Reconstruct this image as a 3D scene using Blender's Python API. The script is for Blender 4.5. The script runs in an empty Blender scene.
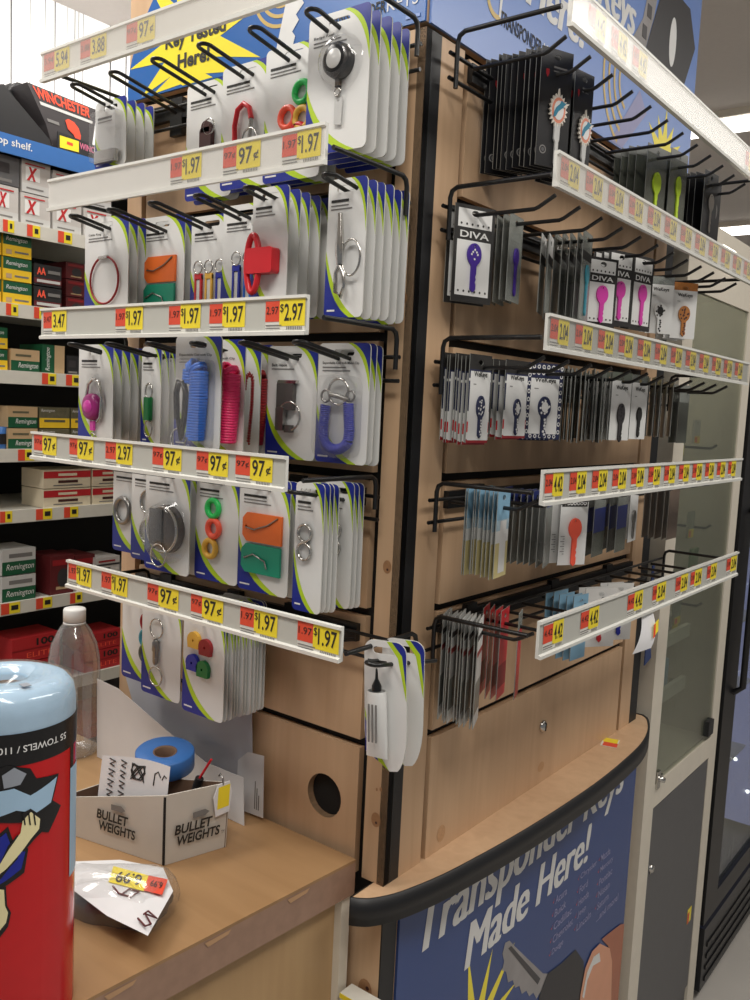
import bpy, math, random
from mathutils import Vector, Matrix
from mathutils.geometry import tessellate_polygon
random.seed(7)
SC = bpy.context.scene
COL = SC.collection
PI = math.pi

# ------------------------------------------------------------------ camera (solved from the photograph)
FPX, YAW, PITCH, ROLL = 878.69, 0.653648, 0.105569, 0.047587
CAM = Vector((0.662, -0.924, 1.55))
_f = Vector((-math.sin(YAW) * math.cos(PITCH), math.cos(YAW) * math.cos(PITCH), -math.sin(PITCH)))
_r0 = _f.cross(Vector((0, 0, 1))).normalized()
_u0 = _r0.cross(_f)
_r = math.cos(ROLL) * _r0 + math.sin(ROLL) * _u0
_u = -math.sin(ROLL) * _r0 + math.cos(ROLL) * _u0

def on(axis, val, px, py):
    """point of the photograph on the plane axis = val"""
    d = _f + _r * ((px - 375) / FPX) - _u * ((py - 500) / FPX)
    return CAM + d * ((val - CAM[axis]) / d[axis])

def proj(p):
    v = Vector(p) - CAM
    z = v.dot(_f)
    return 375 + FPX * v.dot(_r) / z, 500 - FPX * v.dot(_u) / z

cd = bpy.data.cameras.new('camera')
cam = bpy.data.objects.new('camera', cd)
COL.objects.link(cam)
m = Matrix((_r, _u, -_f)).transposed().to_4x4()
m.translation = CAM
cam.matrix_world = m
cd.sensor_fit = 'VERTICAL'; cd.sensor_height = 36; cd.lens = FPX / 1000 * 36
cd.clip_start = 0.02
SC.camera = cam

# ------------------------------------------------------------------ materials
def lin(c):
    return tuple(((x / 255) / 12.92 if x / 255 <= .04045 else ((x / 255 + .055) / 1.055) ** 2.4) for x in c) + (1,)

def nodes(name):
    mt = bpy.data.materials.new(name)
    mt.use_nodes = True
    nt = mt.node_tree
    return mt, nt, nt.nodes['Principled BSDF']

def plain(name, rgb, rough=.5, metal=0., spec=.5, vary=.06, scale=40, emit=0):
    mt, nt, b = nodes(name)
    c = lin(rgb)
    tc = nt.nodes.new('ShaderNodeTexCoord')
    ns = nt.nodes.new('ShaderNodeTexNoise'); ns.inputs['Scale'].default_value = scale
    rp = nt.nodes.new('ShaderNodeMixRGB')
    rp.inputs[1].default_value = tuple(x * (1 - vary) for x in c[:3]) + (1,)
    rp.inputs[2].default_value = tuple(min(1, x * (1 + vary)) for x in c[:3]) + (1,)
    nt.links.new(tc.outputs['Object'], ns.inputs['Vector'])
    nt.links.new(ns.outputs['Fac'], rp.inputs[0])
    nt.links.new(rp.outputs[0], b.inputs['Base Color'])
    b.inputs['Roughness'].default_value = rough
    b.inputs['Metallic'].default_value = metal
    b.inputs['Specular IOR Level'].default_value = spec
    if emit:
        b.inputs['Emission Color'].default_value = c
        b.inputs['Emission Strength'].default_value = emit
    return mt

def wood(name, c1, c2, rough=.42, stretch=(14, 14, .9), spec=.35):
    mt, nt, b = nodes(name)
    tc = nt.nodes.new('ShaderNodeTexCoord')
    mp = nt.nodes.new('ShaderNodeMapping'); mp.inputs['Scale'].default_value = stretch
    n1 = nt.nodes.new('ShaderNodeTexNoise'); n1.inputs['Scale'].default_value = 3; n1.inputs['Detail'].default_value = 6
    n1.inputs['Distortion'].default_value = .6
    n2 = nt.nodes.new('ShaderNodeTexNoise'); n2.inputs['Scale'].default_value = 1.4
    ad = nt.nodes.new('ShaderNodeMath'); ad.operation = 'MULTIPLY_ADD'; ad.inputs[1].default_value = .6
    rp = nt.nodes.new('ShaderNodeValToRGB')
    rp.color_ramp.elements[0].position = .42; rp.color_ramp.elements[0].color = lin(c1)
    rp.color_ramp.elements[1].position = 1.0; rp.color_ramp.elements[1].color = lin(c2)
    nt.links.new(tc.outputs['Object'], mp.inputs['Vector'])
    nt.links.new(mp.outputs[0], n1.inputs['Vector'])
    nt.links.new(tc.outputs['Object'], n2.inputs['Vector'])
    nt.links.new(n1.outputs['Fac'], ad.inputs[0])
    nt.links.new(n2.outputs['Fac'], ad.inputs[2])
    nt.links.new(ad.outputs[0], rp.inputs[0])
    nt.links.new(rp.outputs[0], b.inputs['Base Color'])
    b.inputs['Roughness'].default_value = rough
    b.inputs['Specular IOR Level'].default_value = spec
    return mt

def clear(name, tint=(255, 255, 255), gloss=.12, rough=.08, haze=0., hcol=(255, 255, 255)):
    mt = bpy.data.materials.new(name); mt.use_nodes = True
    nt = mt.node_tree; nt.nodes.clear()
    out = nt.nodes.new('ShaderNodeOutputMaterial')
    tr = nt.nodes.new('ShaderNodeBsdfTransparent'); tr.inputs[0].default_value = lin(tint)
    gl = nt.nodes.new('ShaderNodeBsdfGlossy'); gl.inputs['Roughness'].default_value = rough
    lw = nt.nodes.new('ShaderNodeLayerWeight'); lw.inputs['Blend'].default_value = .25
    ns = nt.nodes.new('ShaderNodeTexNoise'); ns.inputs['Scale'].default_value = 30
    ma = nt.nodes.new('ShaderNodeMath'); ma.operation = 'MULTIPLY_ADD'
    ma.inputs[1].default_value = .5; ma.inputs[2].default_value = gloss * .5
    mu = nt.nodes.new('ShaderNodeMath'); mu.operation = 'MULTIPLY'
    nt.links.new(lw.outputs['Facing'], ma.inputs[0])
    nt.links.new(ma.outputs[0], mu.inputs[0])
    mu2 = nt.nodes.new('ShaderNodeMath'); mu2.operation = 'MULTIPLY_ADD'; mu2.inputs[1].default_value = .8; mu2.inputs[2].default_value = .4
    nt.links.new(ns.outputs['Fac'], mu2.inputs[0])
    nt.links.new(mu2.outputs[0], mu.inputs[1])
    mx = nt.nodes.new('ShaderNodeMixShader')
    nt.links.new(mu.outputs[0], mx.inputs[0]); nt.links.new(tr.outputs[0], mx.inputs[1]); nt.links.new(gl.outputs[0], mx.inputs[2])
    last = mx
    if haze:
        df = nt.nodes.new('ShaderNodeBsdfDiffuse'); df.inputs[0].default_value = lin(hcol)
        m2 = nt.nodes.new('ShaderNodeMixShader'); m2.inputs[0].default_value = haze
        nt.links.new(mx.outputs[0], m2.inputs[1]); nt.links.new(df.outputs[0], m2.inputs[2]); last = m2
    nt.links.new(last.outputs[0], out.inputs[0])
    return mt

M = {}
def P(k, rgb, **kw): M[k] = plain(k, rgb, **kw)
M['wood'] = wood('maple_laminate', (188, 153, 120), (216, 183, 148))
M['counter'] = wood('counter_laminate', (150, 116, 80), (180, 144, 104), stretch=(1.2, 10, 10), rough=.38)
M['counter_front'] = wood('counter_front_laminate', (172, 138, 98), (198, 164, 120), stretch=(12, 12, 1))
P('counter_edge', (158, 126, 106), rough=.5, vary=.2, scale=60)
P('counter_edge_worn', (190, 150, 112), rough=.6, vary=.15)
P('black', (16, 16, 17), rough=.42)
P('wire', (13, 13, 14), rough=.35, spec=.6)
P('gap', (14, 12, 11), rough=.8)
P('edge_band', (22, 22, 24), rough=.45)
P('knot', (164, 122, 86), rough=.6, vary=.25, scale=200)
P('rail', (192, 192, 184), rough=.32, vary=.02)  # darker copy for the lower rails, their dimmer light put into the colour
P('rail_lit', (236, 234, 228), rough=.3, vary=.02)  # upper rails, stronger light from above put into the colour
P('rail_edge', (232, 232, 226), rough=.25, vary=.02)
P('yellow', (244, 222, 50), rough=.45)
P('tag_red', (226, 78, 52), rough=.45)
P('tag_white', (226, 224, 216), rough=.5)
P('ink', (34, 32, 30), rough=.6)
P('ink_grey', (120, 118, 116), rough=.6)
P('card_white', (226, 226, 224), rough=.42, vary=.02)
P('card_edge', (196, 196, 190), rough=.5)
P('card_green', (182, 212, 40), rough=.4)
P('card_blue', (30, 44, 140), rough=.4)
P('chrome', (196, 194, 190), rough=.18, metal=1)
P('steel', (150, 148, 145), rough=.3, metal=1)
P('gunmetal', (96, 92, 90), rough=.35, metal=.5)
P('plastic_black', (20, 20, 22), rough=.3)
P('plastic_grey', (198, 198, 196), rough=.3)
P('red', (206, 34, 44), rough=.3)
P('dark_red', (150, 30, 36), rough=.4)
P('brown', (72, 40, 38), rough=.5)
P('orange', (236, 112, 40), rough=.4)
P('teal', (20, 150, 118), rough=.4)
P('green', (40, 190, 90), rough=.35)
P('dark_green', (16, 120, 60), rough=.35)
P('coral', (250, 96, 70), rough=.35)
P('gold', (236, 184, 72), rough=.4)
P('blue', (26, 104, 206), rough=.35)
P('royal', (34, 46, 168), rough=.3)
P('pink', (232, 52, 110), rough=.35)
P('magenta', (160, 40, 120), rough=.28)
P('purple', (70, 42, 146), rough=.35)
P('hot_pink', (214, 64, 168), rough=.35)
P('navy', (34, 40, 74), rough=.5)
P('cyan', (60, 150, 170), rough=.4)
P('tan', (176, 112, 52), rough=.5, vary=.3, scale=300)
P('sky', (134, 178, 206), rough=.5)
P('sand', (208, 194, 138), rough=.5, vary=.15)
P('leaf_green', (104, 140, 84), rough=.5)
P('label_pink', (206, 110, 140), rough=.5)
P('sky_pale', (172, 196, 210), rough=.5)
P('grey_green', (92, 98, 88), rough=.4)
P('pack_grey', (124, 126, 122), rough=.3)
P('pack_brown', (112, 96, 84), rough=.4)
P('pack_blue', (38, 52, 120), rough=.4)
P('pack_edge', (136, 138, 134), rough=.4)
P('pack_black', (22, 22, 25), rough=.34)
P('silver_print', (226, 218, 206), rough=.4)
P('aqua', (40, 130, 160), rough=.3)
P('coral_print', (226, 140, 112), rough=.4)
P('knot_faint', (190, 150, 112), rough=.6, vary=.2, scale=200)
P('sign_blue', (46, 104, 178), rough=.3, vary=.05, scale=4)
P('sign_navy', (50, 74, 130), rough=.35, vary=.08, scale=3)
P('sign_light', (110, 142, 206), rough=.3, vary=.05, scale=4)
P('sign_yellow', (250, 232, 60), rough=.35)
P('sign_gold', (204, 174, 96), rough=.35)
P('sign_white', (226, 226, 224), rough=.4)
P('sign_glow', (150, 150, 190), rough=.4)
P('poster_key', (150, 146, 146), rough=.35, vary=.25, scale=20)
P('poster_key_dark', (62, 60, 64), rough=.4)
P('poster_black', (34, 34, 40), rough=.4)
P('skin_light', (222, 160, 128), rough=.5, vary=.12, scale=14)
P('skin_shade', (176, 112, 86), rough=.5, vary=.12, scale=14)
P('shelf_white', (214, 212, 202), rough=.45)
P('shelf_dark', (44, 42, 42), rough=.7)
P('carton_white', (192, 188, 184), rough=.55)
P('carton_red', (190, 40, 46), rough=.5)
P('carton_dark', (54, 50, 52), rough=.5)
P('carton_black', (34, 34, 36), rough=.5)
P('rem_green', (22, 84, 54), rough=.45)
P('rem_yellow', (236, 196, 44), rough=.45)
P('kraft', (190, 162, 124), rough=.6)
P('camo', (96, 92, 70), rough=.6, vary=.5, scale=90)
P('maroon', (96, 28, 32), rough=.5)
P('cream', (222, 210, 184), rough=.55)
P('cab_cream', (222, 214, 198), rough=.4)
P('cab_grey', (88, 88, 90), rough=.45)
P('cab_back', (172, 174, 164), rough=.6)
P('cooler_black', (20, 20, 22), rough=.4)
P('cooler_grille', (62, 62, 64), rough=.4, metal=.5)
P('cooler_inside', (150, 156, 216), rough=.6, emit=.7, vary=.2, scale=3)
P('led', (255, 255, 255), emit=6)
P('floor_tile', (200, 195, 188), rough=.35, vary=.06, scale=6)
P('ceiling_grey', (238, 230, 222), rough=.9, vary=.03)
P('wall_grey', (200, 198, 194), rough=.9)
P('tube_light', (255, 250, 242), emit=5)
P('box_card', (196, 190, 180), rough=.7, vary=.05)
P('box_in', (110, 84, 66), rough=.8)
P('tape_blue', (58, 110, 178), rough=.4)
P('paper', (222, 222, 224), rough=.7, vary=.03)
P('paper_grey', (196, 198, 206), rough=.7, vary=.03)  # greyer paper for the rear sheet
P('towel_blue', (166, 196, 220), rough=.85, vary=.06, scale=90)
P('wrap_red', (196, 24, 30), rough=.22)
P('wrap_black', (26, 26, 28), rough=.25)
P('wrap_cream', (236, 226, 176), rough=.3)
P('wrap_blue', (26, 40, 150), rough=.3)
P('wrap_paleblue', (164, 196, 222), rough=.3)
P('wrap_grey', (150, 156, 166), rough=.3)
P('cap_white', (232, 232, 230), rough=.4)
P('lump_dark', (58, 58, 62), rough=.4)
M['plastic'] = clear('clear_plastic', gloss=.12, rough=.12, haze=.015)
M['bottle'] = clear('bottle_plastic', tint=(238, 240, 242), gloss=.45, rough=.1, haze=.1, hcol=(220, 216, 214))
M['cover_glare_strong'] = clear('label_glare_strong', gloss=.3, rough=.18, haze=.24, hcol=(255, 252, 244))  # white haze stands in for glare that washes out the tags
M['cover_glare_light'] = clear('label_glare_light', gloss=.2, rough=.18, haze=.08, hcol=(240, 236, 226))  # fainter haze, painted in for slight glare on a rail
M['film'] = clear('clear_film', gloss=.10, rough=.12, haze=.04)
M['glass'] = clear('cabinet_glass', tint=(232, 235, 229), gloss=.14, rough=.03, haze=.07, hcol=(170, 176, 168))
M['pouch'] = clear('pouch_plastic', tint=(226, 230, 224), gloss=.4, rough=.2, haze=.34, hcol=(186, 190, 184))
M['pouch_dark'] = clear('smoky_pouch_plastic', tint=(186, 190, 182), gloss=.4, rough=.2, haze=.35, hcol=(120, 124, 114))

def streak_wall():
    mt, nt, b = nodes('white_wall_with_thin_streaks')
    tc = nt.nodes.new('ShaderNodeTexCoord')
    mp = nt.nodes.new('ShaderNodeMapping'); mp.inputs['Scale'].default_value = (1, 90, .4)
    ns = nt.nodes.new('ShaderNodeTexNoise'); ns.inputs['Scale'].default_value = 1; ns.inputs['Detail'].default_value = 1
    rp = nt.nodes.new('ShaderNodeValToRGB')
    e = rp.color_ramp.elements
    e[0].position = .355; e[0].color = lin((96, 96, 98)); e[1].position = .375; e[1].color = lin((244, 244, 246))
    nt.links.new(tc.outputs['Object'], mp.inputs[0]); nt.links.new(mp.outputs[0], ns.inputs['Vector'])
    nt.links.new(ns.outputs['Fac'], rp.inputs[0]); nt.links.new(rp.outputs[0], b.inputs['Base Color'])
    b.inputs['Roughness'].default_value = .8
    return mt
M['streak_wall'] = streak_wall()

# ------------------------------------------------------------------ mesh building
_glyphs = {}
def glyph(body, shear=0., bold=0.):
    k = (body, shear, bold)
    if k not in _glyphs:
        c = bpy.data.curves.new('txt', 'FONT'); c.body = body; c.shear = shear; c.offset = bold
        c.resolution_u = 3; c.fill_mode = 'FRONT'
        o = bpy.data.objects.new('txt', c)
        me = bpy.data.meshes.new_from_object(o)
        vs = [(v.co.x, v.co.y) for v in me.vertices]
        fs = [tuple(p.vertices) for p in me.polygons]
        bpy.data.objects.remove(o); bpy.data.curves.remove(c); bpy.data.meshes.remove(me)
        _glyphs[k] = (vs, fs)
    return _glyphs[k]

def arc(cx, cz, r, a0, a1, n=5, rz=None):
    rz = r if rz is None else rz
    return [(cx + r * math.cos(math.radians(a0 + (a1 - a0) * i / n)), cz + rz * math.sin(math.radians(a0 + (a1 - a0) * i / n))) for i in range(n + 1)]

def rrect(x0, x1, z0, z1, r, n=4):
    return arc(x1 - r, z0 + r, r, -90, 0, n) + arc(x1 - r, z1 - r, r, 0, 90, n) + arc(x0 + r, z1 - r, r, 90, 180, n) + arc(x0 + r, z0 + r, r, 180, 270, n)

def ell(cx, cz, rx, rz=None, n=20):
    rz = rx if rz is None else rz
    return [(cx + rx * math.cos(2 * PI * i / n), cz + rz * math.sin(2 * PI * i / n)) for i in range(n)]

def quadb(p0, p1, p2, n=8):
    return [((1 - t) ** 2 * p0[0] + 2 * t * (1 - t) * p1[0] + t * t * p2[0], (1 - t) ** 2 * p0[1] + 2 * t * (1 - t) * p1[1] + t * t * p2[1]) for t in [i / n for i in range(n + 1)]]

class MB:
    def __init__(s):
        s.v, s.f, s.mi, s.sm, s.mats = [], [], [], [], []
        s.X = Matrix.Identity(4)
    def mat(s, k):
        if k not in s.mats: s.mats.append(k)
        return s.mats.index(k)
    def add(s, vs, fs, k, smooth=False):
        b = len(s.v); i = s.mat(k)
        s.v += [tuple(s.X @ Vector(p)) for p in vs]
        for f in fs:
            s.f.append(tuple(b + j for j in f)); s.mi.append(i); s.sm.append(smooth)
        return s
    def box(s, x0, x1, y0, y1, z0, z1, k):
        vs = [(x, y, z) for x in (x0, x1) for y in (y0, y1) for z in (z0, z1)]
        return s.add(vs, [(0, 1, 3, 2), (4, 6, 7, 5), (0, 4, 5, 1), (2, 3, 7, 6), (0, 2, 6, 4), (1, 5, 7, 3)], k)
    def rbox(s, x0, x1, y0, y1, z0, z1, k, r=.003):
        """box with rounded vertical edges"""
        o = rrect(x0, x1, y0, y1, r, 3)
        n = len(o)
        vs = [(x, y, z0) for x, y in o] + [(x, y, z1) for x, y in o]
        s.add(vs, [(i, (i + 1) % n, n + (i + 1) % n, n + i) for i in range(n)], k, True)
        return s.add(vs, [tuple(range(n))[::-1], tuple(range(n, 2 * n))], k)
    def quad(s, pts, k):
        return s.add(pts, [tuple(range(len(pts)))], k)
    def flat(s, poly, y, k, holes=()):
        """filled polygon in x/z at depth y, facing -y"""
        loops = [[Vector((a, b, 0)) for a, b in l] for l in [poly] + list(holes)]
        vs = [(p.x, y, p.y) for l in loops for p in l]
        fs = []
        for t in tessellate_polygon(loops):
            a, b, c = (Vector((vs[i][0], vs[i][2])) for i in t)
            fs.append(tuple(t) if (b - a).cross(c - a) > 0 else tuple(reversed(t)))
        return s.add(vs, fs, k)
    def prism(s, poly, y0, y1, k, holes=(), side=None):
        s.flat(poly, y0, k, holes)
        b = len(s.f)
        s.flat(poly, y1, side or k, holes)
        for i in range(b, len(s.f)): s.f[i] = tuple(reversed(s.f[i]))
        for l in [poly] + list(holes):
            n = len(l)
            s.add([(a, y0, c) for a, c in l] + [(a, y1, c) for a, c in l], [(i, n + i, n + (i + 1) % n, (i + 1) % n) for i in range(n)], side or k)
        return s
    def zprism(s, poly, z0, z1, k, side=None):
        """polygon in x/y extruded in z"""
        n = len(poly)
        loops = [[Vector((a, b, 0)) for a, b in poly]]
        tr = [tuple(t) for t in tessellate_polygon(loops)]
        def ccw(t):
            a, b, c = (Vector(poly[i]) for i in t)
            return t if (b - a).cross(c - a) > 0 else tuple(reversed(t))
        tr = [ccw(t) for t in tr]
        s.add([(a, b, z1) for a, b in poly], tr, k)
        s.add([(a, b, z0) for a, b in poly], [tuple(reversed(t)) for t in tr], k)
        area = sum(poly[i][0] * poly[(i + 1) % n][1] - poly[(i + 1) % n][0] * poly[i][1] for i in range(n))
        fs = [(i, (i + 1) % n, n + (i + 1) % n, n + i) for i in range(n)]
        if area < 0: fs = [tuple(reversed(f)) for f in fs]
        return s.add([(a, b, z0) for a, b in poly] + [(a, b, z1) for a, b in poly], fs, side or k)
    def text(s, body, x0, x1, z0, z1, y, k, shear=0., bold=0., rot=0, xz=None):
        """lettering fitted into the rectangle, facing -y; rot in degrees about its centre"""
        vs, fs = glyph(body, shear, bold)
        ax0 = min(a for a, b in vs); ax1 = max(a for a, b in vs); b0 = min(b for a, b in vs); b1 = max(b for a, b in vs)
        cx, cz = (x0 + x1) / 2, (z0 + z1) / 2
        c, sn = math.cos(math.radians(rot)), math.sin(math.radians(rot))
        out = []
        for a, b in vs:
            p = (a - ax0) / (ax1 - ax0) * (x1 - x0) - (x1 - x0) / 2
            q = (b - b0) / (b1 - b0) * (z1 - z0) - (z1 - z0) / 2
            out.append((cx + p * c - q * sn, y, cz + p * sn + q * c))
        return s.add(out, fs, k)
    def tube(s, pts, r, k, n=8, closed=False):
        pts = [Vector(p) for p in pts]; m_ = len(pts)
        rs = r if isinstance(r, (list, tuple)) else [r] * m_
        vs, up = [], None
        for i, p in enumerate(pts):
            if closed: t = pts[(i + 1) % m_] - pts[i - 1]
            else: t = pts[min(i + 1, m_ - 1)] - pts[max(i - 1, 0)]
            t = t.normalized() if t.length > 1e-9 else Vector((0, 0, 1))
            if up is None:
                up = Vector((0, 0, 1)) if abs(t.z) < .9 else Vector((1, 0, 0))
            a = (up - t * up.dot(t)).normalized(); up = a
            b = t.cross(a)
            vs += [p + (a * math.cos(2 * PI * j / n) + b * math.sin(2 * PI * j / n)) * rs[i] for j in range(n)]
        fs = []
        for i in range(m_ if closed else m_ - 1):
            i2 = (i + 1) % m_
            fs += [(i * n + j, i * n + (j + 1) % n, i2 * n + (j + 1) % n, i2 * n + j) for j in range(n)]
        s.add(vs, fs, k, True)
        if not closed:
            s.add(vs[:n], [tuple(range(n))[::-1]], k); s.add(vs[-n:], [tuple(range(n))], k)
        return s
    def ring(s, c, R, r, k, axis='y', n=24, seg=8, squash=1.):
        pts = []
        for i in range(n):
            a = 2 * PI * i / n
            p, q = R * math.cos(a), R * squash * math.sin(a)
            pts.append({'y': (c[0] + p, c[1], c[2] + q), 'z': (c[0] + p, c[1] + q, c[2]), 'x': (c[0], c[1] + p, c[2] + q)}[axis])
        return s.tube(pts, r, k, seg, True)
    def lathe(s, prof, k, c=(0, 0, 0), n=28, axis='z', smooth=True):
        vs = []
        for r_, h in prof:
            for j in range(n):
                a = 2 * PI * j / n
                p, q = r_ * math.cos(a), r_ * math.sin(a)
                vs.append({'z': (c[0] + p, c[1] + q, c[2] + h), 'y': (c[0] + p, c[1] - h, c[2] + q), 'x': (c[0] + h, c[1] + p, c[2] + q)}[axis])
        fs = []
        for i in range(len(prof) - 1):
            fs += [(i * n + j, i * n + (j + 1) % n, (i + 1) * n + (j + 1) % n, (i + 1) * n + j) for j in range(n)]
        return s.add(vs, fs, k, smooth)
    def build(s, name, parent=None, loc=None, rz=0.):
        me = bpy.data.meshes.new(name)
        me.from_pydata(s.v, [], s.f)
        for k in s.mats: me.materials.append(M[k])
        me.polygons.foreach_set('material_index', s.mi)
        me.polygons.foreach_set('use_smooth', s.sm)
        me.update()
        o = bpy.data.objects.new(name, me); COL.objects.link(o)
        o.parent = parent
        if loc is not None: o.location = loc
        o.rotation_euler.z = rz
        return o

def tag(o, label, cat, group=None, kind=None):
    if label: o['label'] = label
    if cat: o['category'] = cat
    if group: o['group'] = group
    if kind: o['kind'] = kind
    return o

def thing(name, label, cat, loc=(0, 0, 0), rz=0., group=None):
    o = bpy.data.objects.new(name, None); COL.objects.link(o)
    o.empty_display_size = .02
    o.location = loc; o.rotation_euler.z = rz
    return tag(o, label, cat, group)

def struct(name, mb, label=None):
    o = mb.build(name); o['kind'] = 'structure'
    if label: o['label'] = label
    o['category'] = name.split('_')[0]
    return o

RZ = PI / 2      # right-hand face: local x = world y, local -y = world +x
ORD = ['second', 'third', 'fourth', 'fifth', 'sixth', 'seventh', 'eighth', 'ninth', 'tenth', 'eleventh', 'twelfth', 'thirteenth', 'fourteenth']

# ------------------------------------------------------------------ the setting
FZ = -0.1
CEIL = 2.85
b = MB(); b.box(-4.5, 4.5, -4, 9, FZ - .05, FZ, 'floor_tile'); struct('floor', b, 'polished grey shop floor')
b = MB(); b.box(-4.5, 4.5, -4, 9, CEIL, CEIL + .05, 'ceiling_grey'); struct('ceiling', b, 'plain grey shop ceiling')
b = MB(); b.box(-2.2, -2.14, -4, 9, FZ, CEIL, 'streak_wall'); struct('wall_left', b, 'white wall behind the ammunition shelves with thin dark vertical streaks')
b = MB(); b.box(-4.5, 4.5, 9, 9.05, FZ, CEIL, 'wall_grey'); struct('wall_back', b, 'far wall of the shop')

# ceiling lights the photo shows at the right
for i, (x, y, l, w, lab) in enumerate([(-.45, 3.05, 1.3, .16, 'long fluorescent ceiling light nearer of the two at the right edge'), (-.75, 5.2, 1.3, .2, 'fluorescent ceiling light farther off near the far wall'), ]):
    t = thing('ceiling_light', lab, 'light', (x, y, CEIL), 0, 'fluorescent ceiling lights')
    q = MB(); q.box(-l / 2 - .02, l / 2 + .02, -w / 2 - .02, w / 2 + .02, -.03, 0, 'cab_cream'); q.build('housing', t)
    q = MB(); q.rbox(-l / 2, l / 2, -w / 2, w / 2, -.045, -.03, 'tube_light', .03); q.build('diffuser', t)

# ------------------------------------------------------------------ the key kiosk
KX = -.59; KY = .913
GZ = [.90, 1.088, 1.272, 1.457, 1.642, 1.83, 2.018]
kiosk = thing('key_kiosk', 'maple laminate key display kiosk with grooved panels and black corner strips', 'display stand', (0, 0, FZ))
def kpart(mb, name):
    o = mb.build(name, kiosk); o.location = (0, 0, -FZ); return o
b = MB(); b.box(KX + .004, -.012, .012, KY - .004, FZ, 2.5, 'gap'); kpart(b, 'inner_core')
# left face panels
for i in range(6):
    z0, z1 = GZ[i] + (.006 if i else 0), GZ[i + 1] - .006
    b = MB()
    hole = [ell(-.112, .995, .0315, n=28)] if i == 0 else []
    b.prism([(-.541, z0), (-.052, z0), (-.052, z1), (-.541, z1)], 0, .011, 'wood', hole)
    o = kpart(b, 'slat_panel')
    if i == 0:
        o['label'] = 'lowest panel with a round cable hole'
        q = MB(); q.lathe([(.0315, 0), (.0315, -.011), (.0315, -.06)], 'knot', (-.112, 0, .995), axis='y'); q.lathe([(.0001, -.0118), (.0315, -.0118)], 'gap', (-.112, 0, .995), axis='y', n=28); g = q.build('cable_hole', o)
for i in range(6):
    z0, z1 = GZ[i] + (.006 if i else 0), GZ[i + 1] - .006
    b = MB(); b.X = Matrix.Rotation(RZ, 4, 'Z')
    b.prism([(.1, z0), (.803, z0), (.803, z1), (.1, z1)], 0, .011, 'wood')
    if i == 0:
        b.flat(ell(.46, .93, .012, .009), -.0004, 'knot_faint'); b.flat(ell(.14, .925, .011, .013), -.0004, 'knot_faint')
    o = kpart(b, 'slat_panel')
    if i == 0:
        q = MB(); q.X = b.X
        q.lathe([(.0001, .007), (.006, .007), (.0085, .005), (.0105, .003), (.0105, 0)], 'chrome', (.455, 0, 1.006), axis='y')
        q.box(.4535, .4565, -.0076, -.006, .999, 1.013, 'gap'); q.build('cam_lock', o)
def trim(x0, x1, k, name, rot=False, z0=.9, z1=2.018, knots=()):
    b = MB()
    if rot: b.X = Matrix.Rotation(RZ, 4, 'Z')
    b.prism([(x0, z0), (x1, z0), (x1, z1), (x0, z1)], 0, .012, k)
    for (kx, kz, kr) in knots:
        b.flat(ell(kx, kz, kr, kr * 1.3, 14), -.0003, 'knot'); b.flat(ell(kx + kr * .1, kz - kr * .5, kr * .25, n=10), -.0005, 'brown')
    return kpart(b, name)
trim(-.038, 0, 'wood', 'corner_trim', knots=[(-.018, .99, .008), (-.012, 1.035, .0025), (-.019, 1.033, .0018), (-.02, 1.34, .007), (-.014, 1.69, .005)])
trim(-.59, -.553, 'wood', 'corner_trim')
trim(.034, .088, 'wood', 'corner_trim', True)
trim(0, .034, 'edge_band', 'corner_strip', True)
trim(.816, .872, 'wood', 'corner_trim', True)
trim(.872, .913, 'edge_band', 'corner_strip', True)
# base below the ledge
b = MB(); b.box(KX, 0, 0, KY, FZ, .86, 'wood'); kpart(b, 'base_cabinet')
b = MB(); b.X = Matrix.Rotation(RZ, 4, 'Z'); b.prism([(0, FZ), (.034, FZ), (.034, .86), (0, .86)], -.002, .0, 'edge_band'); kpart(b, 'corner_strip')
b = MB(); b.flat(ell(-.022, .74, .012, .016, 14), -.0006, 'knot'); b.flat(ell(-.026, .735, .003), -.0009, 'brown'); b.flat(ell(-.018, .744, .003), -.0009, 'brown'); kpart(b, 'wood_knot')
# bowed ledge with a black edge band
LEDGE = [(-.017, -.0495), (-.006, -.044), (.008, -.030), (.025, .006), (.042, .077), (.052, .150), (.060, .225), (.068, .33), (.073, .44), (.075, .549), (.072, .66), (.064, .774), (.046, .86), (.020, .925), (.002, .945)]
def bow(off):
    pts = []
    fine = []
    for k in range(len(LEDGE) - 1):
        p0, p1, p2, p3 = (Vector(LEDGE[min(max(k + d_, 0), len(LEDGE) - 1)]) for d_ in (-1, 0, 1, 2))
        for j_ in range(4):
            t = j_ / 4
            fine.append(.5 * ((2 * p1) + (p2 - p0) * t + (2 * p0 - 5 * p1 + 4 * p2 - p3) * t * t + (3 * p1 - p0 - 3 * p2 + p3) * t ** 3))
    fine.append(Vector(LEDGE[-1]))
    for k, p in enumerate(fine):
        tg = (fine[min(k + 1, len(fine) - 1)] - fine[max(k - 1, 0)]).normalized()
        pts.append((p.x + tg.y * off, p.y - tg.x * off))
    return [(-.017, .004)] + pts + [(-.03, .945 + off)]
b = MB(); b.zprism(bow(0), .868, .9, 'wood'); o = kpart(b, 'ledge')
b = MB()
bo, bi = bow(.004), bow(.0002)
n = len(bo)
vs = [(x, y, .863) for x, y in bo] + [(x, y, .9015) for x, y in bo] + [(x, y, .9015) for x, y in bi] + [(x, y, .863) for x, y in bi]
fs = []
for i in range(n - 1):
    fs += [(i, i + 1, n + i + 1, n + i), (n + i, n + i + 1, 2 * n + i + 1, 2 * n + i), (3 * n + i, 3 * n + i + 1, i + 1, i)]
b.add(vs, fs, 'edge_band', True)
e = b.build('edge_band', o)
# header boards that carry the signs
b = MB(); b.box(KX, -.0, 0, KY + .03, 2.024, 2.5, 'wood'); kpart(b, 'header_board')

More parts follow.
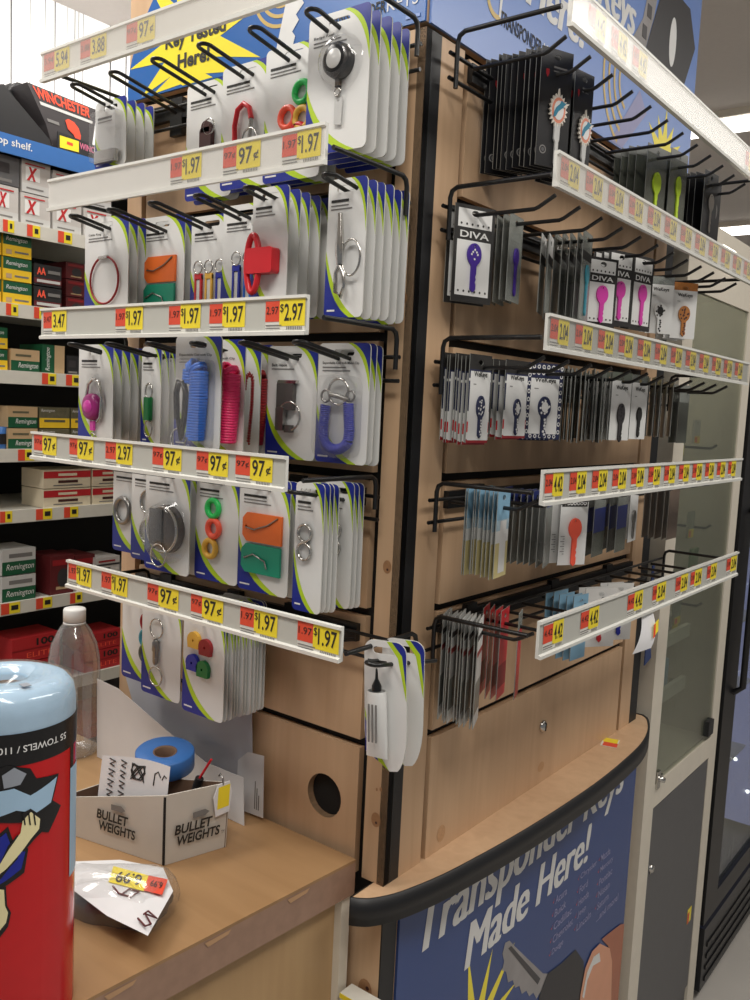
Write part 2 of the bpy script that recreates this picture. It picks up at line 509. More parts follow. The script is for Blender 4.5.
# ------------------------------------------------------------------ header sign, left
def starburst(cx, cz, r0, r1, n=16, sx=1., clip=None, ph=0.):
    out = []
    for i in range(2 * n):
        a = PI * i / n + ph
        r = r1 * (1 if i % 4 else .86) if i % 2 == 0 else r0
        x, z = cx + r * sx * math.cos(a), cz + r * math.sin(a)
        if clip: x = min(max(x, clip[0]), clip[1]); z = min(max(z, clip[2]), clip[3])
        out.append((x, z))
    return out
sg = thing('header_sign', 'blue key cutting sign with yellow starburst above the left hooks', 'sign', (0, -.001, 2.02))
sg_off = Vector((0, 0, -2.02))
def spart(mb, name, par, off):
    o = mb.build(name, par); o.location = off; return o
b = MB()
edge = quadb((-.588, 2.024), (-.60, 2.10), (-.50, 2.2), 10) + [(-.44, 2.25), (-.40, 2.47), (-.001, 2.47), (-.001, 2.024)]
b.prism(list(reversed(edge)), -.003, .0005, 'sign_blue'); spart(b, 'panel', sg, sg_off)
b = MB(); b.flat(starburst(-.435, 2.09, .065, .16, 14, clip=(-.584, -.002, 2.026, 2.46), ph=.1), -.0034, 'sign_yellow'); spart(b, 'printed_starburst', sg, sg_off)
b = MB()
b.text('Key Tested', -.495, -.358, 2.080, 2.108, -.004, 'ink', bold=.035)
b.text('Here!', -.465, -.392, 2.051, 2.074, -.004, 'ink', bold=.035)
spart(b, 'lettering', sg, sg_off)
b = MB()
for r in (.032, .045, .058): 
    o_ = [(x, z) for x, z in arc(-.245, 2.125, r, 175, 290, 12)]; i_ = [(x, z) for x, z in arc(-.245, 2.125, r - .005, 290, 175, 12)]
    b.flat(o_ + i_, -.0036, 'sign_gold')
spart(b, 'printed_waves', sg, sg_off)
b = MB()
kx = [(-.256, 2.03), (-.225, 2.03), (-.218, 2.05), (-.224, 2.057), (-.212, 2.07), (-.218, 2.078), (-.204, 2.09), (-.21, 2.1), (-.19, 2.13), (-.17, 2.2), (-.225, 2.2), (-.232, 2.12)]
b.flat(kx, -.0038, 'sign_white'); spart(b, 'printed_key', sg, sg_off)
b = MB()
b.text('TRANSPONDER', -.168, -.062, 2.046, 2.062, -.004, 'ink', bold=.015); b.text('KEYS', -.06, -.012, 2.046, 2.062, -.004, 'sign_white')
b.box(-.03, -.008, -.0042, -.0036, 2.03, 2.034, 'sign_light'); spart(b, 'logo_lettering', sg, sg_off)

# ------------------------------------------------------------------ poster art (shared by the right header and the base)
# base poster
ps = thing('advertising_poster', 'dark blue poster below the ledge lettered Transponder Keys Made Here', 'poster', (.0005, 0, FZ), RZ)
po = Vector((0, 0, -FZ))
b = MB(); b.prism([(.038, FZ), (.93, FZ), (.93, .862), (.038, .862)], -.004, 0, 'sign_navy'); spart(b, 'panel', ps, po)
b = MB()
for dx in (0, .0035, .007):
    b.text('Transponder Keys', .085 + dx, .852 + dx, .732, .838, -.0046 - dx * .03, 'sign_white', shear=.18)
    b.text('Made Here!', .225 + dx, .693 + dx, .664, .742, -.0046 - dx * .03, 'sign_white', shear=.18)
spart(b, 'headline_lettering', ps, po)
b = MB()
for cx, items in ((.545, ['Acura', 'Buick', 'Cadillac', 'Chevrolet', 'Dodge']), (.655, ['Chrysler', 'Ford', 'Honda', 'Jeep', 'Lincoln']), (.755, ['Mazda', 'Mercury', 'Pontiac', 'Nissan', 'Saturn', '...and more!'])):
    for i, tname in enumerate(items):
        z = .638 - i * .0265
        b.text(tname, cx + .008, cx + .008 + .0098 * len(tname), z - .006, z + .010, -.0046, 'sign_glow', bold=.01)
        if not tname.startswith('.'):
            b.flat([(cx - .004, z + .004), (cx - .001, z), (cx + .004, z + .011), (cx - .001, z + .003)], -.0046, 'tag_red')
spart(b, 'car_make_list', ps, po)
b = MB()
key = [(.352, .632), (.36, .648), (.375, .645), (.392, .628), (.52, .51), (.545, .497), (.535, .482), (.5, .47), (.485, .49), (.468, .492), (.455, .51), (.437, .513), (.425, .535), (.408, .54), (.398, .56), (.38, .565), (.37, .59), (.355, .6), (.36, .615)]
b.flat(key, -.0045, 'poster_key'); b.flat([(.372, .632), (.382, .632), (.51, .505), (.5, .498)], -.0049, 'poster_key_dark'); spart(b, 'printed_key_blade', ps, po)
b = MB(); b.flat([(.51, .47), (.54, .5), (.6, .49), (.665, .487), (.71, .44), (.75, .30), (.72, .2), (.55, .24), (.5, .38)], -.0052, 'poster_black'); spart(b, 'printed_key_head', ps, po)
b = MB()
b.flat([(.70, .28), (.705, .37), (.72, .42), (.75, .442), (.79, .44), (.85, .40), (.87, .36), (.89, .22), (.88, .1), (.72, .1)], -.0062, 'skin_light')
b.flat([(.80, .445), (.84, .44), (.905, .43), (.929, .42), (.929, .1), (.89, .1), (.88, .3), (.86, .37), (.84, .41)], -.0058, 'skin_shade')
b.flat([(.715, .36), (.73, .405), (.76, .425), (.79, .42), (.80, .395), (.76, .405), (.735, .385), (.725, .35)], -.0066, 'sign_white')
spart(b, 'printed_fingers', ps, po)
b = MB(); b.flat(starburst(.27, .52, .05, .17, 12, clip=(.04, .5, .3, .7), ph=.2), -.0042, 'sign_yellow'); b.flat(starburst(.27, .52, .03, .07, 12, ph=.2), -.0043, 'sign_white'); spart(b, 'printed_starburst', ps, po)

# header poster
hs = thing('header_sign', 'large light blue sign with white lettering and car key above the right hooks', 'sign', (.001, 0, 2.02), RZ)
ho = Vector((0, 0, -2.02))
b = MB(); b.prism([(.002, 2.022), (.945, 2.022), (.945, 2.50), (.002, 2.50)], -.004, 0, 'sign_light'); spart(b, 'panel', hs, ho)
b = MB()
for dx in (0, .0035, .007):
    b.text('Transponder Keys', .02 + dx, .612 + dx, 2.197, 2.28, -.0046 - dx * .03, 'sign_white', shear=.18)
    b.text('Made Here!', .02 + dx, .422 + dx, 2.13, 2.20, -.0046 - dx * .03, 'sign_white', shear=.18)
spart(b, 'headline_lettering', hs, ho)
b = MB()
b.text('TRANSPONDER', .162, .285, 2.076, 2.096, -.0046, 'ink', bold=.015, rot=0); b.text('KEYS', .29, .345, 2.076, 2.096, -.0046, 'sign_white', bold=.015)
o_ = arc(.15, 2.105, .026, 150, 300, 12); i_ = arc(.152, 2.108, .022, 300, 150, 12); b.flat(o_ + i_, -.0046, 'sign_gold')
b.flat([(.158, 2.085), (.163, 2.085), (.168, 2.13), (.16, 2.13)], -.0047, 'sign_white')
spart(b, 'logo_lettering', hs, ho)
b = MB()
b.flat([(.665, 2.2), (.70, 2.18), (.86, 2.18), (.925, 2.30), (.88, 2.36), (.74, 2.36)], -.0048, 'poster_black')
b.flat(ell(.80, 2.27, .018, .045), -.0052, 'sign_white'); spart(b, 'printed_key_head', hs, ho)
b = MB(); b.flat([(.60, 2.15), (.66, 2.19), (.70, 2.28), (.72, 2.36), (.68, 2.36), (.65, 2.26), (.60, 2.2)], -.0046, 'poster_key')
for i in range(4): b.box(.635 + i * .016, .655 + i * .016, -.0052, -.0047, 2.19 + i * .04, 2.212 + i * .04, 'poster_key_dark')
spart(b, 'printed_key_blade', hs, ho)
b = MB()
for r in (.05, .072, .094, .116):
    o_ = arc(.615, 2.135, r, 130, 250, 12); i_ = arc(.615, 2.135, r - .007, 250, 130, 12); b.flat(o_ + i_, -.0046, 'sign_gold')
spart(b, 'printed_waves', hs, ho)
b = MB(); b.flat(starburst(.80, 2.05, .045, .10, 12, clip=(.6, .94, 2.024, 2.4)), -.0044, 'sign_yellow'); spart(b, 'printed_starburst', hs, ho)
b = MB(); b.flat([(.55, 2.024), (.60, 2.024), (.70, 2.11), (.66, 2.14)], -.0045, 'sign_glow'); spart(b, 'printed_beam', hs, ho)

# ------------------------------------------------------------------ racks of hooks with price rails
WR = .0027
def price_tag(par, x0, xm, x1, zc, yf, price, small, hh=.0175):
    b = MB()
    b.flat([(x0, zc - hh), (x1, zc - hh), (x1, zc + hh), (x0, zc + hh)], yf - .0006, 'tag_white')
    b.flat([(x0, zc - hh * .45), (xm, zc - hh * .45), (xm, zc + hh * .92), (x0, zc + hh * .92)], yf - .0010, 'tag_red')
    b.flat([(xm, zc - hh * .75), (x1, zc - hh * .75), (x1, zc + hh), (xm, zc + hh)], yf - .0010, 'yellow')
    w = x1 - xm
    if price.endswith('¢'):
        b.text(price[:-1], xm + w * .1, xm + w * .66, zc - hh * .42, zc + hh * .72, yf - .0014, 'ink', bold=.012)
        b.text('¢', xm + w * .72, xm + w * .93, zc - hh * .3, zc + hh * .35, yf - .0014, 'ink', bold=.012)
    elif price.startswith('$'):
        b.text('$', xm + w * .03, xm + w * .17, zc + hh * .1, zc + hh * .72, yf - .0014, 'ink')
        b.text(price[1:], xm + w * .2, xm + w * .92, zc - hh * .42, zc + hh * .72, yf - .0014, 'ink', bold=.012)
    else:
        b.text(price, xm + w * .12, xm + w * .9, zc - hh * .42, zc + hh * .72, yf - .0014, 'ink', bold=.012)
    if small:
        b.text(small, x0 + (xm - x0) * .08, xm - (xm - x0) * .08, zc + hh * .05, zc + hh * .55, yf - .0014, 'ink')
    for i in range(9):
        xx = xm + w * (.3 + .07 * i)
        b.box(xx, xx + w * .03, yf - .0014, yf - .0012, zc - hh * .98, zc - hh * .78, 'ink_grey')
    b.box(x0 + .001, xm + .004, yf - .0012, yf - .0008, zc - hh * .72, zc - hh * .66, 'ink_grey')
    b.box(x0 + .001, xm + .001, yf - .0012, yf - .0008, zc - hh * .9, zc - hh * .85, 'ink_grey')
    return b.build('price_tag', par)

def rack(label, rz, x0, x1, z0, z1, D, hookz, hooks, style, tags, arm_z, arm_x, bar=(None, None), cover=None):
    t = thing('peg_rack', label, 'hook rack', (0, 0, z0), rz)
    off = Vector((0, 0, -z0))
    def pt(mb, name, par=t):
        o = mb.build(name, par); o.location = off if par is t else (0, 0, 0); return o
    bx0, bx1 = arm_x
    bz = hookz - .012
    b = MB(); b.box(bar[0], bar[1], -.009, -.0008, bz - .011, bz + .013, 'black')
    for xx in (bar[0] + .08, (bar[0] + bar[1]) / 2, bar[1] - .12): b.box(xx - .014, xx + .014, -.0098, -.0008, bz - .036, bz + .02, 'black')
    pt(b, 'back_bar')
    for zz in (bz + .004, bz - .026):
        b = MB(); ov = .002 if style == 'loop' else .008; b.tube([(bx0 - ov, -.0145, zz), (bx1 + ov, -.0145, zz)], WR, 'wire'); pt(b, 'cross_wire')
    for xx in (bx0, bx1):
        b = MB(); b.tube([(xx, -.02, min(bz - .012, arm_z - .03) if style == 'loop' else bz - .038), (xx, -.02, arm_z - .012), (xx, -.0225, arm_z - .004), (xx, -.03, arm_z), (xx, -D * .6, arm_z), (xx, -D + .004, arm_z)], WR * 1.15, 'wire', 8); pt(b, 'side_arm')
    for h in hooks:
        b = MB()
        if style == 'loop':
            s = .0095; f = -.141
            pts = [(h - s, -.017, bz - .006), (h - s, f + s, hookz)] + [(h - s * math.cos(a), f + s - s * math.sin(a), hookz + .001 * math.sin(a)) for a in [PI * i / 8 for i in range(1, 8)]] + [(h + s, f + s, hookz), (h + s, -.017, bz - .006)]
            b.tube(pts, WR, 'wire', 8)
        else:
            b.tube([(h, -.017, hookz - .012), (h, -.118, hookz - .012), (h, -.124, hookz - .010), (h, -.146, hookz + .002)], WR, 'wire', 8)
        pt(b, 'peg')
    b = MB(); yf = -D
    # price channel profile: plate with lips
    prof = [(yf + .004, z0), (yf - .004, z0 - .001), (yf - .0045, z0 + .0035), (yf - .0005, z0 + .005), (yf, z1 - .005), (yf - .003, z1 - .0035), (yf - .003, z1), (yf + .004, z1)]
    n = len(prof)
    vs = [(x0, y, z) for y, z in prof] + [(x1, y, z) for y, z in prof]
    for i in range(n):
        b.add([vs[i], vs[(i + 1) % n], vs[n + (i + 1) % n], vs[n + i]], [(3, 2, 1, 0)], 'rail_edge' if i in (0, 1, 2, 5, 6) else ('rail_lit' if z0 > 1.75 else 'rail'))
    b.add(vs[:n], [tuple(range(n))], 'rail_edge'); b.add(vs[n:], [tuple(range(n))[::-1]], 'rail_edge')
    r_ = pt(b, 'price_rail')
    zc = (z0 + z1) / 2
    for (a, m_, c, price, small) in tags: price_tag(r_, a, m_, c, zc + .0005, yf, price, small)
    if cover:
        b = MB(); b.quad([(x0, yf - .0024, z0 + .004), (x1, yf - .0024, z0 + .004), (x1, yf - .0024, z1 - .004), (x0, yf - .0024, z1 - .004)], cover); b.build('glare_cover', r_)  # sheet added over the tags, its haze imitates glare
    return t

def lx(y, px, py): return on(1, y, px, py).x
def ltags(zc, lst, D=.165):
    out = []
    for a, m_, c, price, small in lst:
        # the row of the rail at that column
        def fx(px):
            py = 500
            for _ in range(4):
                p = on(1, -D, px, py); py = proj((p.x, -D, zc))[1]
            return on(1, -D, px, py).x
        out.append((fx(a), fx(m_), fx(c), price, small))
    return out
def rtags(zc, lst, D=.165):
    out = []
    for a, m_, c, price, small in lst:
        def fy(px):
            py = 500
            for _ in range(4):
                p = on(0, D, px, py); py = proj((D, p.y, zc))[1]
            return on(0, D, px, py).y
        out.append((fy(a), fy(m_), fy(c), price, small))
    return out

HL = [-.535 + .0935 * k for k in range(6)]
HL2 = HL[:5] + [-.031]
HL4 = [-.50, -.425, -.348, -.255, -.161, -.068]
HL5 = [-.442, -.36, -.255, -.161, -.068]
D = .165
rack('black loop-hook rack at the top of the left face, price rail running off the top', 0, -.577, -.037, 2.003, 2.045, D, 2.0, HL, 'loop', ltags(2.024, [(44.6, 55, 70, '5.94', '5.94'), (81, 91, 107, '3.88', '3.88'), (127, 138, 155.5, '97¢', '97¢')]), 2.018, (-.565, .001), (-.54, -.06), 'cover_glare_strong')
rack('black loop-hook rack second from the top on the left face, badge reel card behind it', 0, -.556, -.012, 1.816, 1.861, D, 1.812, HL2, 'loop', ltags(1.84, [(171, 182.5, 202, '$1.97', '1.97'), (223.7, 237, 261, '97¢', '97¢'), (282.7, 297.6, 321.5, '$1.97', '1.97')]), 1.834, (-.545, -.004), (-.54, -.06), 'cover_glare_light')
rack('black loop-hook rack on the left face whose price rail ends in a $2.97 tag', 0, -.573, -.03, 1.629, 1.674, D, 1.622, HL, 'loop', ltags(1.652, [(44, 52.4, 67, '3.47', '3.47'), (116, 126, 143.4, '$1.97', '1.97'), (169.4, 181, 201, '$1.97', '1.97'), (210, 223, 245.5, '$1.97', '1.97'), (266, 280, 305.6, '$2.97', '2.97')]), 1.648, (-.56, -.008), (-.54, -.06))
rack('black loop-hook rack on the left face with five 97 cent tags', 0, -.597, -.054, 1.445, 1.487, D, 1.441, HL4, 'loop', ltags(1.467, [(34.6, 43, 57, '97¢', '97¢'), (70, 78, 94, '97¢', '97¢'), (106, 116.6, 133, '2.97', '2.97'), (153, 164, 182, '97¢', '97¢'), (197, 209, 228.6, '97¢', '97¢'), (236, 250.7, 273, '97¢', '97¢')]), 1.46, (-.585, -.03), (-.54, -.06))
rack('lowest black loop-hook rack on the left face above the cardboard box', 0, -.498, .042, 1.258, 1.299, D, 1.255, HL5 + [.066], 'loop', ltags(1.279, [(69, 77, 92, '$1.97', '1.97'), (102, 112, 128, '$1.97', '1.97'), (148, 159, 179, '97¢', '97¢'), (191.4, 202.6, 223.6, '97¢', '97¢'), (240.7, 254.5, 277.8, '$1.97', '1.97'), (298, 313.5, 339.5, '$1.97', '1.97')]), 1.268, (-.49, .046), (-.54, -.06))

HR = [.085 + .0705 * k for k in range(12)]
def spaced(x0, n, price, small, step=.0705, first=None):
    return [(x0 + step * k, x0 + .021 + step * k, x0 + .051 + step * k, (first if first and k == 0 else price), small) for k in range(n)]
rack('black straight-peg rack at the top of the right face under the blue sign', RZ, .055, .93, 2.003, 2.052, D, 2.003, HR, 'peg', spaced(.10, 3, '4.42', '4.42') + spaced(.78, 2, '4.42', '4.42'), 2.02, (.040, .90), (.095, .80), 'cover_glare_strong')
rack('black straight-peg rack on the right face second from the top', RZ, .045, .93, 1.819, 1.86, D, 1.817, HR, 'peg', spaced(.055, 12, '2.04', '2.04'), 1.832, (.042, .90), (.095, .80), 'cover_glare_strong')
rack('black straight-peg rack in the middle of the right face full of 2.04 tags', RZ, .05, .92, 1.628, 1.672, D, 1.62, HR, 'peg', spaced(.056, 12, '2.04', '2.04'), 1.643, (.044, .90), (.095, .80), 'cover_glare_light')
rack('black straight-peg rack on the right face whose first tag reads 4.42', RZ, .066, .937, 1.438, 1.482, D, 1.438, [h + .005 for h in HR], 'peg', spaced(.07, 12, '2.04', '2.04', first='4.42'), 1.454, (.048, .915), (.095, .80))
rack('lowest black straight-peg rack on the right face, mostly bare pegs', RZ, .084, .972, 1.238, 1.287, D, 1.262, [h + .02 for h in HR], 'peg', rtags(1.262, [(542.5, 552, 562.5, '4.42', '4.42'), (580, 588, 598, '4.42', '4.42'), (627, 633.5, 642, '4.42', '4.42'), (652, 656, 665, '2.04', '2.04'), (675, 680, 687, '2.04', '2.04'), (690, 694, 701, '2.04', '2.04'), (706.5, 710, 716, '2.04', '2.04'), (726, 730, 736, '2.04', '2.04')]), 1.272, (.060, .95), (.095, .80))

# ------------------------------------------------------------------ carded accessories on the left face
TOPM = .012   # slot centre below the card's top edge
def card_mesh(w, h, lines=3, rb=0.):
    b = MB()
    x0, x1, zt, zb = -w / 2, w / 2, TOPM, TOPM - h
    r = min(.007, w * .16)
    sw = min(.0165, w * .38)
    slot = rrect(-sw, sw, -.004, .004, .0035, 3)
    outline = rrect(x0, x1, zb, zt, r, 4)
    if rb: outline = [(x0 + w * .34, zb + h * .06), (x0 + w * .6, zb)] + arc(x1 - rb * .5, zb + rb * 1.6, rb * .5, -75, 0, 6, rb * 1.6) + arc(x1 - r * 2, zt - r * 2, r * 2, 0, 90, 5) + arc(x0 + r * 2, zt - r * 2, r * 2, 90, 180, 5) + [(x0, zb + h * .3), (x0 + .002, zb + h * .12)]
    b.prism(outline, -.0007, .0007, 'card_white', [slot], 'card_edge')
    if rb:
        b.flat([(x0 + .001, zb + h * .4), (x0 + .0015, zb + h * .13), (x0 + w * .34, zb + h * .062), (x0 + w * .15, zb + h * .2)], -.0011, 'card_blue')
        b.flat([(x0 + .0005, zb + h * .46), (x0 + .001, zb + h * .4), (x0 + w * .15, zb + h * .2), (x0 + w * .34, zb + h * .062), (x0 + w * .58, zb + .001), (x0 + w * .2, zb + h * .2)], -.0010, 'card_green')
        b.flat([(x1 - w * .34, zt - .0005), (x1 - w * .1, zt - h * .1), (x1 - .0003, zt - h * .34), (x1 - .0003, zt - r * 2)] + arc(x1 - r * 2, zt - r * 2, r * 2 - .0003, 0, 90, 5), -.0011, 'card_blue')
        b.flat([(x1 - w * .46, zt - .0005), (x1 - w * .2, zt - h * .12), (x1 - .0003, zt - h * .44), (x1 - .0003, zt - h * .32), (x1 - w * .1, zt - h * .1), (x1 - w * .34, zt - .0005)], -.0010, 'card_green')
        return b
    y1, y2 = -.0009, -.0011
    a, bb = h * .42, w * .66
    cv = quadb((x0, zb + a), (x0 + bb * .22, zb + a * .22), (x0 + bb, zb), 9)
    corner = arc(x0 + r, zb + r, r, 270, 180, 4)
    b.flat(list(reversed(cv + corner)), y2, 'card_blue')
    cg = quadb((x0, zb + a * 1.16), (x0 + bb * .34, zb + a * .3), (x0 + bb * 1.24, zb), 9)
    b.flat(list(reversed(cg + corner)), y1, 'card_green')
    # upper right swoosh
    a2, b2 = h * .30, w * .34
    ct = quadb((x1 - b2, zt), (x1 - b2 * .12, zt - a2 * .2), (x1, zt - a2), 8)
    cor2 = arc(x1 - r, zt - r, r, 0, 90, 4)
    b.flat(list(reversed(ct + cor2)), y2, 'card_blue')
    ct2 = quadb((x1 - b2 * 1.25, zt), (x1 - b2 * .26, zt - a2 * .24), (x1, zt - a2 * 1.32), 8)
    b.flat(list(reversed(ct2 + cor2)), y1, 'card_green')
    b.box(x0 + .005, x0 + .005 + w * .2, y2 - .0004, y2 - .0001, zb + h * .045, zb + h * .058, 'card_white')
    zz = zt - .026
    for i in range(lines):
        ln = w * (.36 + .09 * ((i * 7) % 3))
        if i: b.box(x0 + w * .09, x0 + w * .09 + ln, -.0013, -.0009, zz - .0014, zz, 'ink_grey')
        zz -= .0042
    return b

CARDS = 'carded key accessories on the left face'
def acc(label, short, x, d, z, w, h, heading=None, lines=3, n_behind=0, step=.016, tilt=0., rz=0., build=None, rb=0.):
    """one front card with its product, and the cards hanging behind it"""
    t = thing('hanging_accessory_card', label, 'key accessory', (x, -d, z), rz, CARDS)
    t.rotation_euler.y = tilt
    b = card_mesh(w, h, lines, rb)
    if heading: b.text(heading, -w * .41, min(w * .3, -w * .41 + .0032 * len(heading)), TOPM - .0275, TOPM - .0235, -.0013, 'ink', bold=.01)
    elif lines: b.box(-w * .41, -w * .41 + w * .45, -.0013, -.0009, TOPM - .0272, TOPM - .0240, 'ink')
    c = b.build('card', t)
    if build: build(t, w, h)
    dd = d
    for i in range(n_behind):
        dd -= step
        if dd < .0165: break
        o = c.copy(); COL.objects.link(o); o.parent = None
        o.name = 'hanging_accessory_card'
        o.location = (x + random.uniform(-.0015, .0015), -dd, z + random.uniform(-.002, .001)); o.rotation_euler = (0, tilt + random.uniform(-.008, .008), rz)
        tag(o, 'white accessory card, %s in the stack behind the %s' % (ORD[i], short), 'key accessory', CARDS)
    return t

def pm(fn, name, par, label=None):
    b = MB(); fn(b); o = b.build(name, par)
    if label: o['label'] = label
    return o

def p_badge(t, w, h):
    c = (0.006, -.006, -.048)
    pm(lambda b: b.lathe([(.0001, .010), (.0150, .010), (.0195, .007), (.0205, 0), (.0205, -.005)], 'plastic_black', c, axis='y'), 'reel', t)
    pm(lambda b: b.lathe([(.0001, .0112), (.0105, .0108), (.0115, .0098)], 'plastic_grey', c, axis='y'), 'reel_face', t)
    def clip(b):
        b.box(.003, .009, -.008, -.003, -.078, -.066, 'plastic_black'); b.ring((.006, -.006, -.083), .0045, .0011, 'chrome')
    pm(clip, 'swivel', t)
    pm(lambda b: b.prism([(.0005, -.119), (.0115, -.121), (.0125, -.088), (.0005, -.086)], -.0045, -.0035, 'plastic_grey', [ell(.006, -.092, .0018, n=10)]), 'strap', t)
    def bl(b):
        b.lathe([(.033, .0012), (.030, .004), (.0265, .0135), (.021, .0155), (.0001, .0158)], 'plastic', (.006, 0, -.048), axis='y', n=40)
    pm(bl, 'blister', t)
def p_body_tag(t, w, h):
    def f(b):
        b.prism(rrect(-.011, .013, -.098, -.055, .006), -.009, -.0015, 'brown'); b.prism(arc(.001, -.055, .009, 0, 180, 8) + [(-.008, -.062), (.01, -.062)], -.009, -.0015, 'brown')
    pm(f, 'leather_fob', t)
    pm(lambda b: b.ring((.008, -.008, -.055), .011, .0011, 'chrome'), 'split_ring', t)
def p_carabiner(t, w, h):
    def f(b):
        pts = [(-.016, -.006, -.125), (-.018, -.006, -.07), (-.013, -.006, -.05), (-.001, -.006, -.043), (.010, -.006, -.05), (.014, -.006, -.065)]
        b.tube(pts, .0036, 'red', 10)
    pm(f, 'carabiner', t)
    pm(lambda b: b.tube([(.014, -.006, -.065), (.010, -.007, -.12)], .0028, 'chrome', 10), 'gate', t)
    pm(lambda b: b.ring((.014, -.008, -.092), .014, .0013, 'chrome'), 'split_ring', t)
def p_rings(cols, zs, xs, R=.0115, r=.004):
    def f(t, w, h):
        for k, z, x in zip(cols, zs, xs):
            pm(lambda b: b.ring((x, -.005, z), R, r, k, n=28, seg=10), 'key_identifier_ring', t)
    return f
def p_cable(t, w, h):
    pm(lambda b: b.ring((0, -.004, -.085), .036, .0017, 'dark_red', n=40), 'cable_loop', t)
    pm(lambda b: b.tube([(-.013, -.0042, -.0505), (.009, -.0042, -.0495)], .0028, 'chrome', 10), 'screw_connector', t)
def p_tags(z0=-.052):
    def f(t, w, h):
        for i, k in enumerate(('orange', 'teal')):
            z = z0 - i * .042
            o = pm(lambda b: b.prism([(-.036, z - .008), (-.028, z), (.036, z), (.036, z - .039), (-.028, z - .039), (-.036, z - .031)], -.005 - .0012 * i, -.0015 - .0012 * i, k, [ell(-.029, z - .0195, .0025, n=10)]), 'key_tag', t, k + ' plastic key tag')
        pm(lambda b: b.tube([(-.029, -.0062, z0 - .02), (-.012, -.007, z0 - .022), (.012, -.0065, z0 - .014), (.03, -.006, z0 - .003)], .0011, 'steel', 6), 'ball_chain', t)
        pm(lambda b: b.tube([(-.029, -.0075, z0 - .062), (-.012, -.008, z0 - .055), (.01, -.008, z0 - .062), (.014, -.0078, z0 - .072)], .0011, 'steel', 6), 'ball_chain', t)
    return f
def p_straps(cols):
    def f(t, w, h):
        n = len(cols)
        for i, k in enumerate(cols):
            x = (i - (n - 1) / 2) * w * .26
            pm(lambda b: b.ring((x, -.005, -.062), .009, .0011, 'chrome'), 'split_ring', t)
            pm(lambda b: (b.box(x - .0075, x - .004, -.005, -.002, -.14, -.073, k), b.box(x + .004, x + .0075, -.005, -.002, -.14, -.073, k), b.box(x - .004, x + .004, -.004, -.002, -.14, -.08, 'card_white'), b.box(x - .0075, x + .0075, -.0053, -.002, -.079, -.071, k)), 'strap', t, k.replace('_', ' ') + ' luggage strap')
    return f
def p_redclip(t, w, h):
    def loop(b):
        pts = [(-.018 + .011 * math.cos(a), -.012, -.085 + (.036 + .0 * a) * math.sin(a)) for a in [2 * PI * i / 24 for i in range(24)]]
        b.tube(pts, .0042, 'red', 10, True)
    pm(loop, 'carabiner', t)
    pm(lambda b: b.prism(rrect(-.026, .020, -.098, -.066, .004), -.017, -.002, 'red'), 'grip', t)
def p_swivel(t, w, h):
    pm(lambda b: b.tube([(-.004, -.008, -.03), (-.002, -.009, -.055), (-.001, -.010, -.075), (0, -.010, -.09)], [.003, .0045, .0055, .004], 'chrome', 12), 'swivel_body', t)
    pm(lambda b: b.tube([(0, -.010, -.09), (-.006, -.010, -.10), (-.005, -.010, -.122), (.003, -.010, -.128), (.008, -.010, -.116), (.005, -.010, -.10), (0, -.010, -.092)], .0026, 'chrome', 10), 'snap_hook', t)
    pm(lambda b: b.ring((.014, -.007, -.082), .014, .0014, 'chrome', squash=1.5), 'split_ring', t)
def p_purple(t, w, h):
    def f(b):
        c = (-.002, -.007, -.085)
        b.lathe([(.0001, .007), (.014, .0065), (.0195, .004), (.021, 0), (.021, -.005)], 'magenta', c, axis='y'); b.lathe([(.0001, .009), (.009, .0085), (.011, .006)], 'hot_pink', c, axis='y')
    pm(f, 'reel', t)
    pm(lambda b: b.tube([(-.016 + .0, -.006, -.07), (-.012, -.006, -.05), (.0, -.006, -.042), (.016, -.006, -.046), (.024, -.006, -.07), (.021, -.006, -.1), (.014, -.006, -.108)], .0026, 'chrome', 10), 'carabiner_loop', t)
    pm(lambda b: (b.box(-.005, .004, -.007, -.003, -.122, -.107, 'hot_pink'), b.ring((0, -.005, -.13), .0045, .0011, 'chrome')), 'swivel', t)
def p_greenclip(t, w, h):
    pm(lambda b: b.ring((0, -.005, -.056), .008, .0015, 'chrome', squash=1.5), 'snap_hook', t)
    pm(lambda b: b.rbox(-.008, .008, -.010, -.002, -.10, -.065, 'dark_green', .003), 'strap', t)
    pm(lambda b: b.ring((0, -.005, -.113), .009, .0012, 'chrome', squash=1.4), 'split_ring', t)
def coil(b, path, R, r, k, turns, n=10):
    pts = []
    L = len(path) - 1; N = turns * n
    cum = [0.]
    for j in range(L): cum.append(cum[-1] + (Vector(path[j + 1]) - Vector(path[j])).length)
    for i in range(N + 1):
        t = i / N * cum[-1]; j = 0
        while j < L - 1 and cum[j + 1] < t: j += 1
        fr = (t - cum[j]) / (cum[j + 1] - cum[j])
        p = Vector(path[j]).lerp(Vector(path[j + 1]), fr)
        tg = (Vector(path[j + 1]) - Vector(path[j])).normalized()
        a = Vector((0, -1, 0)); c = tg.cross(a).normalized()
        an = 2 * PI * i / n
        pts.append(p + a * R * math.cos(an) + c * R * math.sin(an))
    b.tube(pts, r, k, 6)
